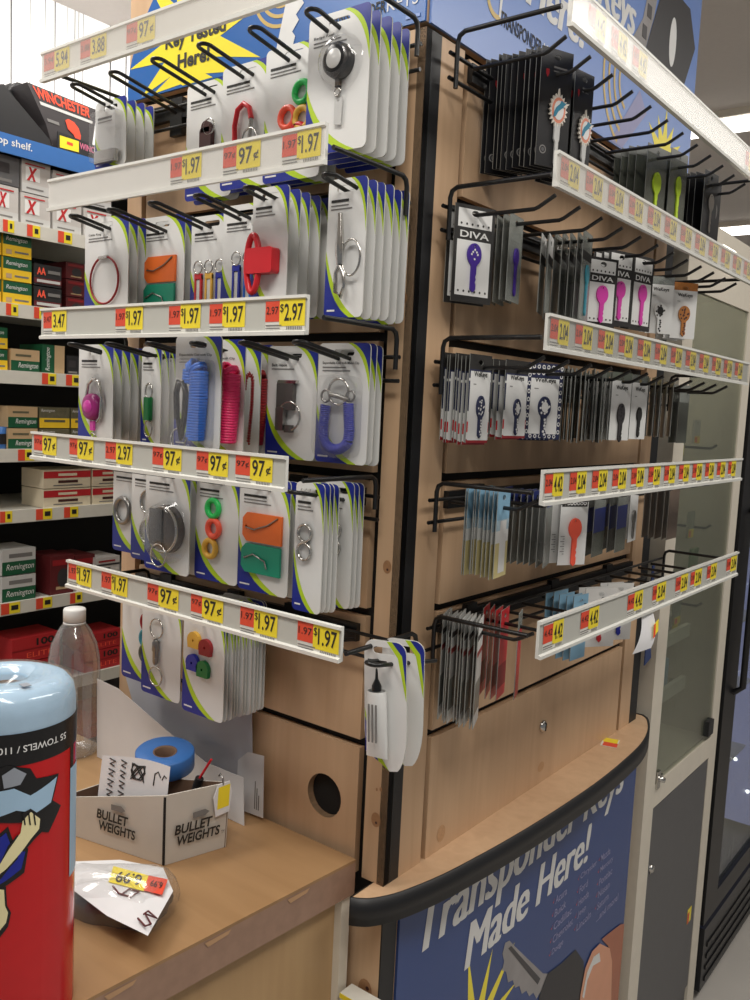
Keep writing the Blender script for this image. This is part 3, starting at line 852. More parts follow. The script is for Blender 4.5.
def p_bluecoil(k, x=.008, clip=True):
    def f(t, w, h):
        pm(lambda b: coil(b, [(x - .006, -.013, -.05), (x - .004, -.013, -.034), (x + .004, -.013, -.029), (x + .009, -.013, -.036), (x + .009, -.013, -.07), (x + .004, -.013, -.125)], .0108, .0024, k, 34), 'coil', t)
        if clip:
            pm(lambda b: b.tube([(x - .030, -.016, -.10), (x - .030, -.018, -.065), (x - .024, -.019, -.050), (x - .015, -.019, -.050), (x - .011, -.018, -.065), (x - .015, -.016, -.10), (x - .021, -.016, -.125), (x - .027, -.016, -.10)], .0042, 'plastic_black', 8), 'snap_clip', t)
            pm(lambda b: b.ring((x - .034, -.010, -.128), .015, .0012, 'chrome'), 'split_ring', t)
            def bl(b):
                b.prism(rrect(-w * .46, w * .38, -.138, -.020, .008), -.028, -.0012, 'plastic')
            pm(bl, 'blister', t)
    return f
def p_belt(t, w, h):
    pm(lambda b: (b.prism(rrect(-.020, .010, -.074, -.038, .002), -.009, -.002, 'gunmetal'), b.prism([(-.02, -.038), (.014, -.038), (.016, -.034), (-.018, -.034)], -.009, -.003, 'chrome')), 'belt_clip', t)
    pm(lambda b: b.prism(rrect(-.018, -.004, -.102, -.070, .003), -.012, -.005, 'steel'), 'spring_tongue', t)
    pm(lambda b: b.ring((.004, -.008, -.082), .020, .0015, 'chrome', squash=.95), 'split_ring', t)
    pm(lambda b: b.rbox(-.004, .010, -.010, -.003, -.104, -.094, 'gunmetal', .002), 'swivel', t)
def p_coilmetal(t, w, h):
    path = [(-.020, -.010, -.068), (-.0225, -.010, -.10)] + [(-.0005 - .0225 * math.cos(a), -.010, -.104 - .020 * math.sin(a)) for a in [PI * i / 8 for i in range(1, 8)]] + [(.0215, -.010, -.10), (.018, -.010, -.064)]
    pm(lambda b: coil(b, path, .0060, .0012, 'royal', 58, 8), 'coil', t)
    pm(lambda b: b.ring((-.001, -.008, -.05), .0165, .0016, 'chrome'), 'split_ring', t)
    pm(lambda b: (b.ring((-.021, -.009, -.056), .0075, .0016, 'steel'), b.tube([(-.013, -.010, -.054), (.002, -.012, -.056), (.018, -.010, -.060)], .0032, 'steel', 8), b.ring((.02, -.009, -.055), .0065, .0015, 'steel')), 'metal_clip', t)
    pm(lambda b: b.prism(rrect(-.034, .033, -.134, -.03, .014), -.02, -.0012, 'plastic'), 'blister', t)
def p_halfring(t, w, h):
    pm(lambda b: b.ring((-.014, -.006, -.066), .018, .004, 'steel', squash=1.1), 'snap_ring', t)
def p_tworings(R, r, x=.0, z0=-.06, gap=None):
    def f(t, w, h):
        for i in range(2):
            pm(lambda b: (b.ring((x, -.003, z0 - i * (gap or 2.15 * R)), R, r, 'chrome'), b.ring((x, -.0048, z0 - i * (gap or 2.15 * R)), R, r, 'chrome')), 'split_ring', t)
    return f
def p_reel_big(t, w, h):
    c = (.006, -.008, -.077)
    pm(lambda b: (b.lathe([(.0001, .008), (.030, .008), (.034, .005), (.035, 0), (.035, -.006)], 'gunmetal', c, axis='y', n=36), b.ring((c[0], c[1] - .0065, c[2]), .0325, .0022, 'chrome', n=36)), 'reel', t)
    pm(lambda b: b.prism(rrect(-.018, .010, -.10, -.048, .002), -.0185, -.0163, 'plastic_black'), 'belt_clip', t)
    pm(lambda b: b.ring((.003, -.018, -.115), .0165, .0014, 'chrome'), 'split_ring', t)
    pm(lambda b: b.lathe([(.047, .0012), (.044, .004), (.041, .018), (.036, .0225), (.0001, .023)], 'plastic', (.004, 0, -.082), axis='y', n=40), 'blister', t)
def p_swivelrings(t, w, h):
    pm(lambda b: b.ring((-.006, -.005, -.045), .0145, .0013, 'chrome'), 'split_ring', t)
    pm(lambda b: b.ring((-.006, -.005, -.118), .0145, .0013, 'chrome'), 'split_ring', t)
    pm(lambda b: b.lathe([(.0025, .0), (.0042, .004), (.0042, .02), (.0055, .022), (.0055, .034), (.003, .038)], 'steel', (-.006, -.006, -.1), n=14), 'release_coupling', t)
def p_caps(t, w, h):
    for k, x, z in (('gold', -.016, -.042), ('dark_red', .008, -.048), ('royal', -.018, -.075), ('dark_green', .004, -.08)):
        pm(lambda b: b.prism([(x - .011, z - .011), (x + .011, z - .011)] + arc(x, z, .0125, -20, 200, 12), -.007, -.0012, k, [ell(x, z, .002, n=8)]), 'key_cap', t, k.replace('_', ' ').replace('gold', 'yellow') + ' rubber key cap')
def p_caprings(t, w, h):
    p_rings(['dark_red', 'cyan', 'grey_green'], [-.05, -.076, -.10], [.02, .018, .018], .013, .003)(t, w, h)
def p_glue(t, w, h):
    pm(lambda b: b.lathe([(.0001, .001), (.0012, .0), (.002, -.012), (.0058, -.02), (.0058, -.026)], 'plastic_black', (-.006, -.010, -.020), n=14), 'nozzle_cap', t)
    def tube_(b):
        n = 20; rows = [(-.046, .011, .009), (-.051, .0125, .010), (-.085, .0135, .0085), (-.117, .0145, .004), (-.126, .0148, .0012)]
        vs = [(-.006 + a * math.cos(2 * PI * j / n), -.010 + c * math.sin(2 * PI * j / n), z) for z, a, c in rows for j in range(n)]
        fs = [(i * n + (j + 1) % n, i * n + j, (i + 1) * n + j, (i + 1) * n + (j + 1) % n) for i in range(len(rows) - 1) for j in range(n)]
        b.add(vs, fs, 'card_white', True)
        for i in range(3): b.box(-.012 + .005 * i, -.010 + .005 * i, -.0205, -.0195, -.105, -.060, 'ink_grey')
    pm(tube_, 'glue_tube', t)
def p_clam(t, w, h):
    pm(lambda b: b.prism(rrect(-w * .42, w * .42, -h + .018, -.008, .008), -.016, -.0015, 'plastic'), 'blister', t)
    pm(lambda b: b.rbox(-.025, .028, -.014, -.003, -h + .016, -h + .034, 'chrome', .004), 'metal_clip', t)

# row 1
acc('small clear clamshell pack with white card at the far left of the top row', 'small clear clamshell pack', HL[0] + .006, .078, 1.985, .078, .10, None, 2, 3, .017, build=p_clam)
acc('white card holding a brown leather key fob on the top row', 'brown leather fob card', HL[2], .04, 1.992, .098, .165, None, 3, 1, build=p_body_tag)
acc('white card holding a red carabiner and split ring on the top row', 'red carabiner card', HL[3], .055, 1.994, .1, .165, None, 3, 2, build=p_carabiner)
acc('white card with green, orange and red key rings on the top row', 'coloured key rings card', HL[4], .064, 1.996, .1, .17, None, 3, 2, build=p_rings(['green', 'coral', 'gold', 'red'], [-.052, -.08, -.084, -.104], [.02, -.004, .022, .016], .0125, .0042))
acc('white card with a round black retractable badge reel at the end of the top row', 'badge reel card', HL[5] + .009, .096, 2.002, .096, .162, 'Badge Reel', 3, 4, .0195, build=p_badge)
# row 2
acc('white card with a thin dark red cable key ring', 'cable ring card', HL[0], .078, 1.811, .112, .155, 'Cable Ring', 3, 3, .016, build=p_cable)
acc('white card with orange and green key tags on the second row', 'upper orange and green key tag card', HL[1], .045, 1.81, .105, .15, None, 3, 1, build=p_tags(-.048))
acc('white card with red, yellow and blue luggage straps', 'red, yellow and blue strap card', HL[2] + .012, .04, 1.803, .088, .15, None, 3, 0, build=p_straps(['red', 'gold', 'royal']))
acc('white card with two blue luggage straps and chrome rings', 'blue strap card', HL[3], .052, 1.808, .088, .155, None, 3, 0, build=p_straps(['royal', 'blue']))
acc('white card with a bright red plastic carabiner clip', 'red plastic carabiner card', HL[4] + .003, .1, 1.81, .064, .158, None, 3, 4, .0200, build=p_redclip)
acc('white card with a slim chrome swivel snap hook', 'chrome snap hook card', HL2[5], .1, 1.806, .060, .163, None, 3, 5, .0165, build=p_swivel)
# row 3
acc('white card with a purple badge reel on a carabiner', 'purple reel card', HL[0], .094, 1.614, .09, .155, None, 3, 4, .016, build=p_purple)
acc('narrow white card with a green strap clip', 'green strap clip card', HL[1], .06, 1.613, .047, .15, None, 3, 2, .014, build=p_greenclip)
acc('white card with a thick blue coil and black snap clip in a clear box', 'thick blue coil card', HL[3], .130, 1.621, .092, .152, 'Expandable Coil with Clip', 3, 0, build=p_bluecoil('blue'))
acc('white card with a pink coil just behind the blue coil card', 'pink coil card', HL[3] + .003, .094, 1.619, .1, .154, 'Expandable Coil with Clip', 3, 0, build=p_bluecoil('pink', .028, False))
acc('white card with bare face, third back on the blue coil hook', 'bare faced card', HL[3] + .004, .066, 1.617, .1, .154, None, 3, 0)
acc('white card with a faint dark red coil, last on the blue coil hook', 'dark red coil card', HL[3] + .006, .042, 1.616, .098, .154, None, 3, 0, build=p_bluecoil('dark_red', .024, False))
acc('white card with a grey metal belt clip and split ring', 'belt clip card', HL[4], .046, 1.614, .092, .152, 'Belt Hook', 2, 1, .014, build=p_belt)
acc('white card with a blue spiral coil loop and metal clip', 'blue spiral coil loop card', HL[5], .05, 1.617, .086, .154, 'Expandable Coil with Metal Clip', 3, 2, .013, build=p_coilmetal)
# row 4
acc('white card with a chrome snap ring, first on the left of the fourth row', 'first snap ring card', HL4[0], .05, 1.431, .092, .146, None, 2, 1, build=p_halfring)
acc('white card with two large chrome rings behind the round reel card', 'two large chrome rings card', HL4[1], .07, 1.434, .092, .150, None, 3, 1, build=p_tworings(.0185, .0018, .0, -.045, .046))
acc('white card with a big round steel key reel in a clear blister', 'round steel reel card', HL4[2], .1, 1.437, .1, .154, None, 3, 1, .018, build=p_reel_big)
acc('white card with green, red and yellow identifier rings in a column', 'ring column card', HL4[3], .088, 1.436, .088, .154, None, 3, 1, .018, build=p_rings(['green', 'coral', 'gold'], [-.038, -.066, -.095], [-.004, -.002, -.008], .0115, .0042))
acc('white card with orange and green key tags on the fourth row', 'lower orange and green key tag card', HL4[4], .09, 1.437, .094, .155, None, 3, 1, .014, build=p_tags(-.036))
acc('narrow white card with two chrome split rings, front of its stack', 'front narrow split ring card', HL4[5], .104, 1.440, .048, .165, None, 3, 3, .009, build=p_tworings(.0108, .0016, -.004, -.052))
acc('narrow white card with half hidden split rings against the panel', 'half hidden split ring card', HL4[5] + .002, .05, 1.44, .05, .166, None, 3, 2, .011, build=p_tworings(.0108, .0016, -.004, -.052))
# row 5
acc('white card with red, blue and green caps rings, leftmost on the lowest row', 'leftmost lowest card', HL5[0], .07, 1.251, .094, .162, None, 2, 0, build=p_caprings)
acc('white card with a steel quick release coupling between two rings', 'quick release coupling card', HL5[1], .096, 1.252, .090, .162, None, 2, 0, build=p_swivelrings)
acc('white card with yellow, red, blue and green rubber key caps', 'rubber key cap card', HL5[2], .106, 1.252, .086, .162, None, 0, 11, .0072, build=p_caps)
acc('rounded white card with a small white glue tube and black nozzle, at the corner', 'glue tube card', .066, .112, 1.266, .058, .156, None, 2, 0, tilt=-.06, rz=.1, build=p_glue, rb=.034)
acc('rounded white card hanging just behind the glue tube card at the corner', 'rear glue card', .068, .078, 1.262, .056, .156, None, 2, 0, tilt=-.03, rz=.2, rb=.034)

# ------------------------------------------------------------------ key packs on the right face
KEYS = 'key packs on the right face'
def key_outline(hw, hh, bw, bl, zc=0., ):
    """oval head above a blade, head centre at (0, zc)"""
    head = arc(0, zc, hw, -62, 242, 18, hh)
    return head + [(-bw, zc - hh * 1.05), (-bw, zc - hh - bl + .004), (0, zc - hh - bl), (bw, zc - hh - bl + .004), (bw, zc - hh - bl * .7), (bw * .6, zc - hh - bl * .62), (bw, zc - hh - bl * .5), (bw * .65, zc - hh - bl * .42), (bw, zc - hh - bl * .3), (bw, zc - hh * 1.05)]

def pack_mesh(w, h, bands, inset=None, pouch=None):
    """flat hanging pack: colour bands from the top down (fraction, material)"""
    b = MB()
    zt = .010; x0, x1 = -w / 2, w / 2
    z = zt
    slot = ell(0, 0, .0055, .0035, 10)
    first = True
    for fr, k in bands:
        z2 = z - h * fr
        if first: b.prism([(x0, z2), (x1, z2), (x1, zt), (x0, zt)], -.0006, .0006, k, [slot], 'pack_edge'); first = False
        else: b.prism([(x0, z2), (x1, z2), (x1, z), (x0, z)], -.0006, .0006, k, (), 'pack_edge')
        z = z2
    if inset:
        a, c, d, e, k = inset
        b.flat([(x0 + w * a, zt - h * e), (x0 + w * c, zt - h * e), (x0 + w * c, zt - h * d), (x0 + w * a, zt - h * d)], -.0009, k)
    return b

def packs(label, short, x, d, z, w, h, bands, inset=None, yaw=0., n=0, step=.008, extra=None, key=None, y_behind=None, jit=.04):
    """a front key pack and those behind it, in the right face's own frame (x along the face, d out from it)"""
    def place(o, xx, dd, zz, yw):
        o.location = (dd, xx, zz); o.rotation_euler = (0, 0, RZ + yw)
    t = thing('hanging_key_pack', label, 'key pack', group=KEYS)
    place(t, x, d, z, yaw)
    b = pack_mesh(w, h, bands, inset)
    if extra: extra(b, w, h)
    c = b.build('card', t)
    if key: key(t, w, h)
    dd = d
    for i in range(n):
        dd -= step
        if dd < .0175: break
        o = c.copy(); COL.objects.link(o); o.parent = None; o.name = 'hanging_key_pack'
        place(o, x + random.uniform(-.002, .002), dd, z + random.uniform(-.003, .002), (yaw if y_behind is None else y_behind) + random.uniform(-jit, jit))
        tag(o, '%s, %s in its stack' % (short, ORD[i]), 'key pack', KEYS)
    return t

def kkey(k, z=-.045, hw=.010, hh=.012, bw=.0038, bl=.034, pat=None, x=0., head=None):
    def f(t, w, h):
        def g(b):
            b.X = Matrix.Translation((x, 0, 0))
            b.prism(key_outline(hw, hh, bw, bl, z), -.0035, -.0012, k, [ell(0, z + hh * .72, .0016, n=8)])
            if pat:
                rnd = random.Random(3)
                for i in range(14):
                    aa = rnd.uniform(0, 2 * PI); rr = math.sqrt(rnd.random()) * .8
                    b.flat(ell(hw * rr * math.cos(aa), z + hh * rr * math.sin(aa), hw * .16, n=8), -.0037, pat)
                for i in range(6):
                    b.flat(ell(rnd.uniform(-bw, bw) * .6, z - hh - bl * (.1 + .14 * i), bw * .45, n=8), -.0037, pat)
            if head: b.flat(ell(0, z, hw * .55, hh * .5, 14), -.0039, head)
        o = MB(); g(o); o.build('key_blank', t)
    return f
def wetext(b, w, h):
    b.text('WeKeys', -w * .30, w * .30, .010 - h * .27, .010 - h * .19, -.0012, 'ink', bold=.02)
    b.box(-w * .30, -w * .18, -.0012, -.001, .010 - h * .34, .010 - h * .33, 'ink_grey')
def divatext(b, w, h):
    zt = .010
    b.flat([(-w * .42, zt - h * .93), (w * .42, zt - h * .93), (w * .42, zt - h * .36), (-w * .42, zt - h * .36)], -.0009, 'card_white')
    b.flat([(-w * .42, zt - h * .23), (w * .42, zt - h * .23), (w * .42, zt - h * .04), (-w * .42, zt - h * .04)], -.0009, 'card_white', [ell(0, 0, .0062, .004, 10)])
    b.text('DIVA', -w * .36, w * .36, zt - h * .335, zt - h * .265, -.0012, 'card_white', bold=.02)
    for i in range(6):
        xx = -w * .34 + i * w * .136
        for zz in (zt - h * .885, zt - h * .195): b.flat(ell(xx, zz, .0016, n=8), -.0012, 'ink')

FLAG = [(.17, 'ink'), (.10, 'navy'), (.03, 'card_white'), (.34, 'navy'), (.12, 'card_white'), (.12, 'red'), (.08, 'card_white'), (.04, 'dark_red')]
BOLD_L = (.05, .97, .19, .97, 'card_white')
DIV = [(1., 'ink')]
# top row: black football team packs
def dolphin_print(b, w, h):
    zt = .010
    b.flat(ell(-w * .30, zt - h * .86, .0056, n=14), -.0009, 'ink_grey', [ell(-w * .30, zt - h * .86, .004, n=12)]); b.flat(ell(-w * .30, zt - h * .86, .0026, n=12), -.0011, 'cab_grey')
    b.flat([(-w * .34, zt - h * .22), (-w * .29, zt - h * .25), (-w * .24, zt - h * .22), (-w * .24, zt - h * .18), (-w * .34, zt - h * .18)], -.0009, 'dark_red'); b.box(-w * .1, w * .32, -.0011, -.0008, zt - h * .16, zt - h * .145, 'ink_grey'); b.box(-w * .1, w * .22, -.0011, -.0008, zt - h * .19, zt - h * .182, 'ink_grey')
def dolphin_key(t, w, h):
    z = -.066; cx = .004
    def g(b):
        pts = []
        for i in range(40):
            a = 2 * PI * i / 40; r = 1.06 if i % 2 == 0 else .80
            if i == 10: r = 1.35
            pts.append((cx + .0145 * r * math.cos(a), z + .0205 * r * math.sin(a)))
        b.prism(pts, -.0042, -.0014, 'silver_print')
        b.flat(ell(cx, z, .0112, .0162), -.0044, 'coral_print'); b.flat(ell(cx, z, .0082, .0122), -.0048, 'card_white')
    pm(g, 'key_head', t)
    def d_(b):
        sx = cx; k = .8
        def q(pts): return [(sx + a * k, z + c * k) for a, c in pts]
        b.flat(q([(-.011, -.012), (-.006, -.010), (-.001, -.002), (.006, .004), (.013, .006), (.021, .013), (.011, .013), (.004, .016), (.001, .010), (-.006, .004), (-.010, -.004)]), -.0052, 'aqua')
        b.flat(q([(.008, .006), (.013, .006), (.021, .013), (.014, .012)]), -.0054, 'silver_print')
    pm(d_, 'team_emblem', t)
    pm(lambda b: b.prism([(cx - .0045, z - .018), (cx + .0045, z - .018), (cx + .0042, z - .036), (cx + .003, z - .040), (cx + .003, z - .066), (cx + .0005, z - .073), (cx - .002, z - .066), (cx - .002, z - .040), (cx - .0045, z - .036)], -.004, -.0014, 'plastic_grey'), 'key_blade', t)
BLK = [(1., 'pack_black')]
packs('black football key pack with a crested silver key, front of the stack by the corner', 'black football key pack in the stack by the corner', .155, .100, 2.012, .052, .148, BLK, None, -.42, 10, .0082, dolphin_print, dolphin_key, -.45, .10)
packs('black football key pack with a crested silver key, second hook from the corner', 'black football key pack on the second hook', .226, .106, 2.005, .042, .14, BLK, None, -.2, 5, .010, dolphin_print, dolphin_key, -.3)
CLR = [(.12, 'pack_grey'), (.88, 'pouch_dark')]
packs('smoky clear key pack with a round yellow key on the top row', 'smoky clear key pack beside the round yellow key', .578, .08, 2.0, .066, .112, CLR, None, -.15, 4, .013, None, kkey('card_green', -.05, .013, .018, .004, .03), -.4)
packs('smoky clear key pack with a slim yellow green key on the top row', 'smoky clear key pack beside the slim yellow key', .649, .092, 2.008, .066, .118, CLR, None, -.1, 3, .014, None, kkey('card_green', -.05, .009, .018, .0042, .04), -.3)
packs('clear key pack with a chrome key right of the yellow keys', 'clear key pack behind the chrome key', .735, .06, 2.008, .06, .118, [(.12, 'pack_grey'), (.88, 'pouch')], None, -.1, 1, .014, None, kkey('chrome', -.05, .010, .014, .004, .034), -.2)
packs('black key pack with a silver key at the right end of the top row', 'black key pack at the right end of the top row', .79, .105, 2.004, .06, .118, BLK, None, -.1, 5, .011, None, kkey('chrome', -.045, .012, .016, .004, .04), -.3)
packs('black key pack with a pale printed key on the last top hook', 'black key pack on the last top hook', .86, .09, 2.004, .06, .118, BLK, None, -.1, 4, .012, None, kkey('steel', -.045, .012, .016, .004, .04), -.3)
# second row
packs('white and black card with a purple key, closest to the corner', 'white and black purple key card by the corner', .082, .034, 1.806, .066, .124, DIV, None, -.36, 1, .011, divatext, kkey('purple', -.052, .0115, .0145, .0042, .034), -.36)
pm(lambda b: [b.flat(ell(a, c, .0017, n=5), -.0039, 'card_white') for a, c in ((0, -.046), (-.005, -.052), (.005, -.052), (0, -.058), (-.003, -.049), (.003, -.049))], 'jewels', bpy.data.objects['hanging_key_pack.%03d' % max(int(o.name.split('.')[-1]) for o in bpy.data.objects if o.name.startswith('hanging_key_pack.') and o.type == 'EMPTY')])
packs('narrow clear pack with a purple key seen almost edge on', 'narrow clear purple key pack', .155, .055, 1.806, .05, .115, [(.3, 'pouch'), (.7, 'pouch')], None, .15, 3, .011, None, kkey('purple', -.045, .008, .012, .003, .04), .3, .15)
packs('plain white and black key card on a hook before the teal keys', 'plain white and black key card', .226, .072, 1.79, .05, .108, [(.25, 'card_white'), (.12, 'ink'), (.63, 'pouch')], None, .35, 1, .012, None, None, .35)
packs('clear pack with a teal key', 'clear teal key pack', .296, .095, 1.806, .056, .126, [(.22, 'pouch'), (.1, 'ink'), (.68, 'pouch')], None, .2, 5, .012, None, kkey('cyan', -.05, .010, .014, .004, .045), .3)
packs('white and black card with a pink key right of the teal packs', 'white and black pink key card', .367, .09, 1.782, .06, .104, DIV, None, -.42, 3, .014, divatext, kkey('hot_pink', -.045, .0115, .0135, .004, .03), -.2)
packs('white and black card with a pink key half hidden behind another', 'half hidden pink key card', .43, .092, 1.802, .06, .116, DIV, None, -.3, 2, .014, divatext, kkey('hot_pink', -.05, .0115, .0135, .004, .034), -.2)
packs('white and black card with a bright pink key beside the spotted key', 'bright pink key card', .508, .098, 1.806, .06, .12, DIV, None, -.2, 1, .014, divatext, kkey('hot_pink', -.05, .0115, .0145, .004, .038), -.2)
packs('white card with a black and white spotted key', 'spotted key card', .643, .08, 1.794, .052, .100, [(.14, 'pouch'), (.86, 'card_white')], None, -.68, 1, .014, wetext, kkey('card_white', -.05, .011, .0145, .0042, .026, 'ink', 0, 'ink'), -.5)
packs('white card with a brown fur patterned key at the right end', 'brown fur key card', .700, .104, 1.790, .050, .1, [(.14, 'tan'), (.86, 'card_white')], None, -.68, 2, .014, wetext, kkey('tan', -.046, .0115, .0145, .0042, .026, 'brown'), -.5)
# third row
packs('striped key card with a navy printed key, front of the stack by the corner', 'red white and navy striped key card by the corner', .078, .058, 1.614, .050, .115, FLAG, BOLD_L, -.06, 7, .0056, wetext, kkey('navy', -.058, .009, .015, .0036, .026, 'card_white', .002), -.1, .02)
packs('striped key card with a navy and white key, second hook of the third row', 'red white and navy striped key card on the second hook', .155, .070, 1.612, .058, .106, FLAG, BOLD_L, -.06, 4, .009, wetext, kkey('navy', -.055, .0085, .013, .0036, .024, 'card_white', .002, 'card_white'), -.1, .02)
def chain(b, w, h):
    wetext(b, w, h)
    zt = .010
    for i in range(9):
        zz = zt - h * (.06 + .105 * i)
        for xx in (-w * .45, w * .45): b.flat(ell(xx, zz, w * .045, h * .03, 10), -.0012, 'card_white', [ell(xx, zz, w * .025, h * .017, 8)])
    for i in range(6):
        for zz in (zt - h * .05, zt - h * .13, zt - h * .96): b.flat(ell(-w * .34 + i * w * .136, zz, w * .045, h * .028, 10), -.0012, 'card_white', [ell(-w * .34 + i * w * .136, zz, w * .025, h * .015, 8)])
packs('white and navy chain bordered key card with a patterned key', 'navy chain bordered key card', .224, .078, 1.613, .062, .108, [(.2, 'navy'), (.8, 'navy')], (.1, .9, .2, .93, 'card_white'), -.45, 3, .014, chain, kkey('navy', -.052, .011, .015, .0045, .03, 'card_white', 0, 'card_white'), -.35)
GRN = [(.18, 'pouch'), (.82, 'pouch_dark')]
packs('dark grey green key pack in front of the third hook stack', 'dark grey green key pack on the fourth hook', .296, .106, 1.612, .056, .108, GRN, None, .45, 13, .0066, None, None, .45, .10)
packs('dark grey green key pack leaning beside the dark watch key card', 'dark grey green key pack on the fifth hook', .367, .108, 1.612, .056, .108, GRN, None, .4, 12, .0072, None, None, .48, .05)
packs('white key card with a black wristwatch shaped key', 'green edged watch key card', .438, .105, 1.613, .054, .108, [(.12, 'grey_green'), (.88, 'card_white')], None, -.2, 5, .011, wetext, kkey('carton_dark', -.056, .010, .017, .0045, .028, 'ink'), .1)
packs('white key card with a small black key, right of the watch key card', 'white key card behind the small black key', .508, .108, 1.613, .056, .106, [(.12, 'pouch_dark'), (.88, 'card_white')], None, -.1, 2, .014, wetext, kkey('ink', -.055, .008, .012, .0036, .026), .0)
BRN = [(.1, 'sand'), (.2, 'pack_brown'), (.08, 'carton_dark'), (.62, 'pack_brown')]
packs('brown key pack, first of the brown packs on the third row', 'brown key pack right of the white key cards', .578, .116, 1.612, .05, .100, BRN, None, .45, 8, .011, None, None, .45)
packs('brown key pack nearest the glass cabinet on the third row', 'brown key pack near the glass cabinet', .649, .112, 1.612, .05, .100, BRN, None, .45, 7, .012, None, None, .45)
packs('grey clear key pack alone in front of the glass cabinet', 'grey clear key pack before the glass cabinet', .845, .07, 1.612, .058, .115, [(.3, 'pouch'), (.7, 'pouch_dark')], None, 0, 1, .014)
# fourth row
SKY = [(.34, 'sky'), (.12, 'sky_pale'), (.14, 'card_white'), (.34, 'sand'), (.06, 'sand')]
packs('pale blue and sandy yellow key pack, front of its stack', 'pale blue and yellow key pack', .09, .098, 1.440, .045, .116, SKY, (.3, .8, .35, .95, 'card_white'), .15, 8, .0062, None, None, .15, .10)
packs('clear key pack with a yellow strip left of the orange key', 'clear key pack left of the orange key', .231, .095, 1.43, .05, .108, [(.2, 'pack_blue'), (.5, 'pouch'), (.3, 'pouch')], None, .3, 7, .010, None, None, .25)
def scrl(b, w, h):
    b.flat([(-w * .46, .010 - h * .18), (w * .46, .010 - h * .18), (w * .46, .010 - h * .02), (-w * .46, .010 - h * .02)], -.0009, 'ink', [ell(0, 0, .006, .004, 10)])
    for i in range(7): b.flat(ell(-w * .36 + i * w * .12, .010 - h * .135, .003, .0028, 10), -.0011, 'card_white', [ell(-w * .36 + i * w * .12, .010 - h * .135, .0016, .0014, 8)])
    for i in range(8): b.box(-w * .44 + .004 * (i % 2), -w * .30, -.0012, -.0009, .010 - h * (.6 + .035 * i), .010 - h * (.592 + .035 * i), 'ink_grey')
packs('white key card with a bright orange key', 'white key card behind the orange key', .298, .103, 1.425, .050, .108, [(1., 'card_white')], None, -.5, 2, .016, scrl, kkey('coral', -.042, .0115, .0155, .0042, .042, None, .002), -.4)
BLU = [(.3, 'pouch'), (.35, 'pack_blue'), (.35, 'pouch_dark')]
packs('clear key pack with a navy blue middle right of the orange key', 'navy key pack right of the orange key', .40, .10, 1.43, .056, .11, BLU, None, .1, 4, .015, None, None, .15)
packs('clear key pack with a navy blue middle, farther from the orange key', 'navy key pack farther right', .48, .105, 1.43, .056, .11, BLU, None, .1, 4, .015, None, None, .15)
packs('white key card at the right of the navy packs with a silver key', 'white silver key card', .555, .095, 1.426, .05, .098, [(1., 'card_white')], None, .1, 1, .015, None, kkey('steel', -.045, .009, .012, .004, .026), .1)
packs('brown grey key pack on the fourth row before the glass cabinet', 'brown grey key pack before the glass cabinet', .79, .085, 1.43, .056, .12, [(.1, 'pouch'), (.9, 'pack_brown')], None, 0, 4, .013, None, None, .1)
# fifth row
WHT = [(.14, 'card_white'), (.05, 'carton_dark'), (.10, 'card_white'), (.05, 'dark_red'), (.24, 'carton_white'), (.3, 'pack_grey'), (.12, 'card_white')]
packs('white and grey key pack, front of the lowest stack by the corner', 'white and grey key pack in the lowest stack', .092, .074, 1.264, .048, .148, WHT, None, .40, 9, .0062, None, None, .38, .10)
packs('red key pack, front of the red stack on the lowest row', 'red key pack on the lowest row', .176, .064, 1.262, .044, .130, [(.12, 'red'), (.5, 'red'), (.26, 'dark_red'), (.12, 'red')], None, .25, 3, .010, None, None, .3, .08)
packs('single red key pack hanging apart from the red stack', 'single red key pack', .178, .088, 1.262, .034, .125, [(.2, 'pouch'), (.7, 'red'), (.1, 'red')], None, .35)
packs('pale blue key pack under the lowest rail', 'pale blue key pack under the lowest rail', .375, .09, 1.258, .045, .105, [(.1, 'sky'), (.9, 'sky')], None, -.1, 4, .012)
packs('white key pack with a red ball key on the lowest row', 'white red ball key pack', .455, .09, 1.258, .06, .1, [(1., 'card_white')], None, -.6, 1, .015, None, kkey('red', -.04, .012, .012, .004, .03), -.5)
packs('white key pack with a blue key on the lowest row', 'white blue key pack', .525, .095, 1.258, .052, .1, [(1., 'card_white')], None, -.6, 1, .015, None, kkey('royal', -.04, .012, .012, .004, .03), -.5)

# ------------------------------------------------------------------ counter at the lower left
ct = thing('wooden_counter', 'light wood laminate counter with worn front edge standing against the kiosk', 'counter', (0, 0, FZ))
co = Vector((0, 0, -FZ))
CTZ = .93
poly = [(-.040, -.012), (-1.35, -.012), (-1.35, -1.0), (-.105, -1.0)]
b = MB(); b.zprism(list(reversed(poly)), CTZ - .004, CTZ, 'counter'); spart(b, 'worktop', ct, co)
b = MB()
b.zprism(list(reversed([(-.040, -.012), (-.06, -.012), (-.125, -1.0), (-.105, -1.0)])), CTZ - .05, CTZ - .004, 'counter_edge')
for i in range(5):
    y = -.1 - .13 * i; x = -.040 - (.065 / .988) * (-.012 - y) + .0004
    b.add([(x, y, CTZ - .006), (x - .002, y - .04, CTZ - .006), (x - .0018, y - .035, CTZ - .013), (x - .0003, y - .005, CTZ - .011)], [(0, 1, 2, 3), (3, 2, 1, 0)], 'counter_edge_worn')
spart(b, 'front_edge', ct, co)
b = MB(); b.zprism(list(reversed([(-.058, -.014), (-1.3, -.014), (-1.3, -.98), (-.122, -.98)])), FZ, CTZ - .05, 'counter_front'); spart(b, 'body', ct, co)
b = MB(); b.zprism(list(reversed([(-.046, -.013), (-.058, -.013), (-.059, -.03), (-.047, -.03)])), FZ, CTZ - .05, 'cab_cream'); spart(b, 'corner_strip', ct, co)

